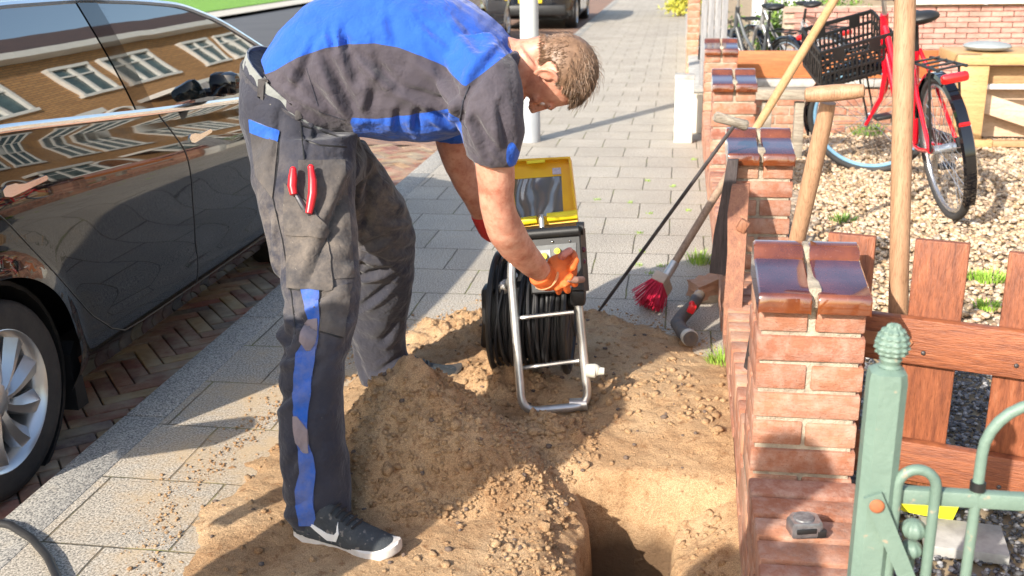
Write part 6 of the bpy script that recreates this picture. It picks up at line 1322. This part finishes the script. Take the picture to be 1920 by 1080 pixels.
bush('shrub', (-.0, 23.6, 0), (.40, .5, .5), 2600, 'yellow green shrub overhanging the far end of the sidewalk', M_YLEAF, 5, .045)
bush('shrub', (1.55, 11.6, 0), (.5, .4, .55), 2600, 'green shrub behind the dark bicycles and the white box', M_LEAF, 8, .03)
bush('shrub', (.95, 11.3, 0), (.35, .4, .6), 1800, 'dark leafy shrub behind the dark grey bicycle', M_LEAF, 9, .03)
mb = MB(); rr = random.Random(9)
for k in range(26): c = PZ(rr.uniform(1600, 1690), rr.uniform(262, 300), .0); a = rr.uniform(0, 6.28); mb.tube([c, c+Vector((.09*math.cos(a), .09*math.sin(a), rr.uniform(.02, .08))), c+Vector((.17*math.cos(a+.4), .17*math.sin(a+.4), rr.uniform(.01, .1)))], .004, 4)
tag(obj('dead_plant', mb, M_TWIG), 'dry brown dead stems lying on the gravel under the red bicycle', 'dead plant')
# weathered board on the wall beyond the spade grip
q = lambda px, py: PY(px, py, 7.6); a, b_ = q(1425, 190), q(1520, 190); mb = MB(); mb.box(((a.x+b_.x)/2, 7.7, (q(1470, 168).z+q(1470, 190).z)/2), (b_.x-a.x+.06, .14, .075), bev=.01); GB = obj('weathered_beam', mb, M_GREYW); tag(GB, 'weathered grey beam lying in front of the divider wall beside the third pillar', 'beam')
mb2 = MB()
for x in (a.x+.06, b_.x-.06): mb2.box((x, 7.72, (q(1470, 190).z)/2-.01), (.07, .09, q(1470, 190).z-.02), bev=.006)
obj('beam_support', mb2, M_GREYW, GB)

# ---- unseen figures added left of the camera to shade pillar and sand heap
tgt = PY(1490, 826, 2.375); t_ = (1.76-tgt.z)/math.sin(SUN_EL); hp = tgt-sdir*t_
def shade_figure(hp, label):
    BS = thing('person', (hp.x, hp.y, 0), label, 'person')
    X, Yy = hp.x, hp.y; mb = MB(); mb.ell((X, Yy, 1.645), (.078, .098, .118)); mb.tube([(X, Yy-.01, 1.56), (X, Yy-.01, 1.42)], .056, 14); mb.tube([(X, Yy+.09, 1.64), (X, Yy+.115, 1.61), (X, Yy+.1, 1.6)], [.008, .014, .01], 8)
    for s in (-1, 1): mb.ell((X+s*.08, Yy, 1.64), (.010, .02, .03))
    for s in (-1, 1):
        mb.tube([(X+s*.19, Yy, 1.36), (X+s*.25, Yy+.02, 1.12), (X+s*.26, Yy+.10, .90)], [.05, .042, .032], 14); mb.ell((X+s*.26, Yy+.13, .84), (.035, .03, .055))
        for k in range(4): mb.tube([(X+s*.26+(k-1.5)*.018, Yy+.135, .80), (X+s*.26+(k-1.5)*.018, Yy+.145, .755+.006*abs(k-1.5)), (X+s*.26+(k-1.5)*.016, Yy+.135, .725)], [.010, .009, .007], 8)
        mb.tube([(X+s*.22, Yy+.15, .85), (X+s*.205, Yy+.17, .79)], [.011, .009], 8)
    obj('body', organic(mb, .006, 2), M_SKIN, BS)
    mb = MB(); EL = lambda z, rx, ry: [Vector((X+rx*math.cos(a), Yy+ry*math.sin(a), z)) for a in [2*math.pi*k/24 for k in range(24)]]
    mb.loft(cat([EL(.92, .175, .12), EL(1.05, .165, .12), EL(1.25, .19, .125), EL(1.38, .20, .115), EL(1.45, .13, .09), EL(1.48, .07, .07)], 3))
    for s in (-1, 1): mb.tube([(X+s*.15, Yy, 1.40), (X+s*.21, Yy, 1.34), (X+s*.25, Yy+.01, 1.12)], [.08, .075, .062], 16)
    obj('jacket', organic(mb, .01, 3), M_TROU, BS)
    mb = MB(); mb.loft([EL(.95, .17, .125), EL(.80, .185, .13), EL(.74, .17, .12)])
    for s in (-1, 1): mb.tube([(X+s*.09, Yy, .82), (X+s*.10, Yy, .48), (X+s*.11, Yy-.01, .08)], [.09, .07, .06], 16)
    obj('trousers', organic(mb, .01, 3), M_TROU, BS)
    mb = MB(); mb.ell((X, Yy-.015, 1.69), (.084, .096, .085)); obj('hair', mb, M_HAIRD, BS)
    for s in (-1, 1): mb = MB(); mb.ell((X+s*.11, Yy+.06, .05), (.045, .14, .05)); obj('shoe', mb, M_BLK, BS)
    return BS
shade_figure(hp, 'unseen figure in dark clothes added left of the camera to shade the pillar')
shade_figure(Vector((-1.55, 1.10, 0)), 'unseen figure in dark clothes added by the kerb to shade the sand heap')  # second added figure, its torso shades the sand heap
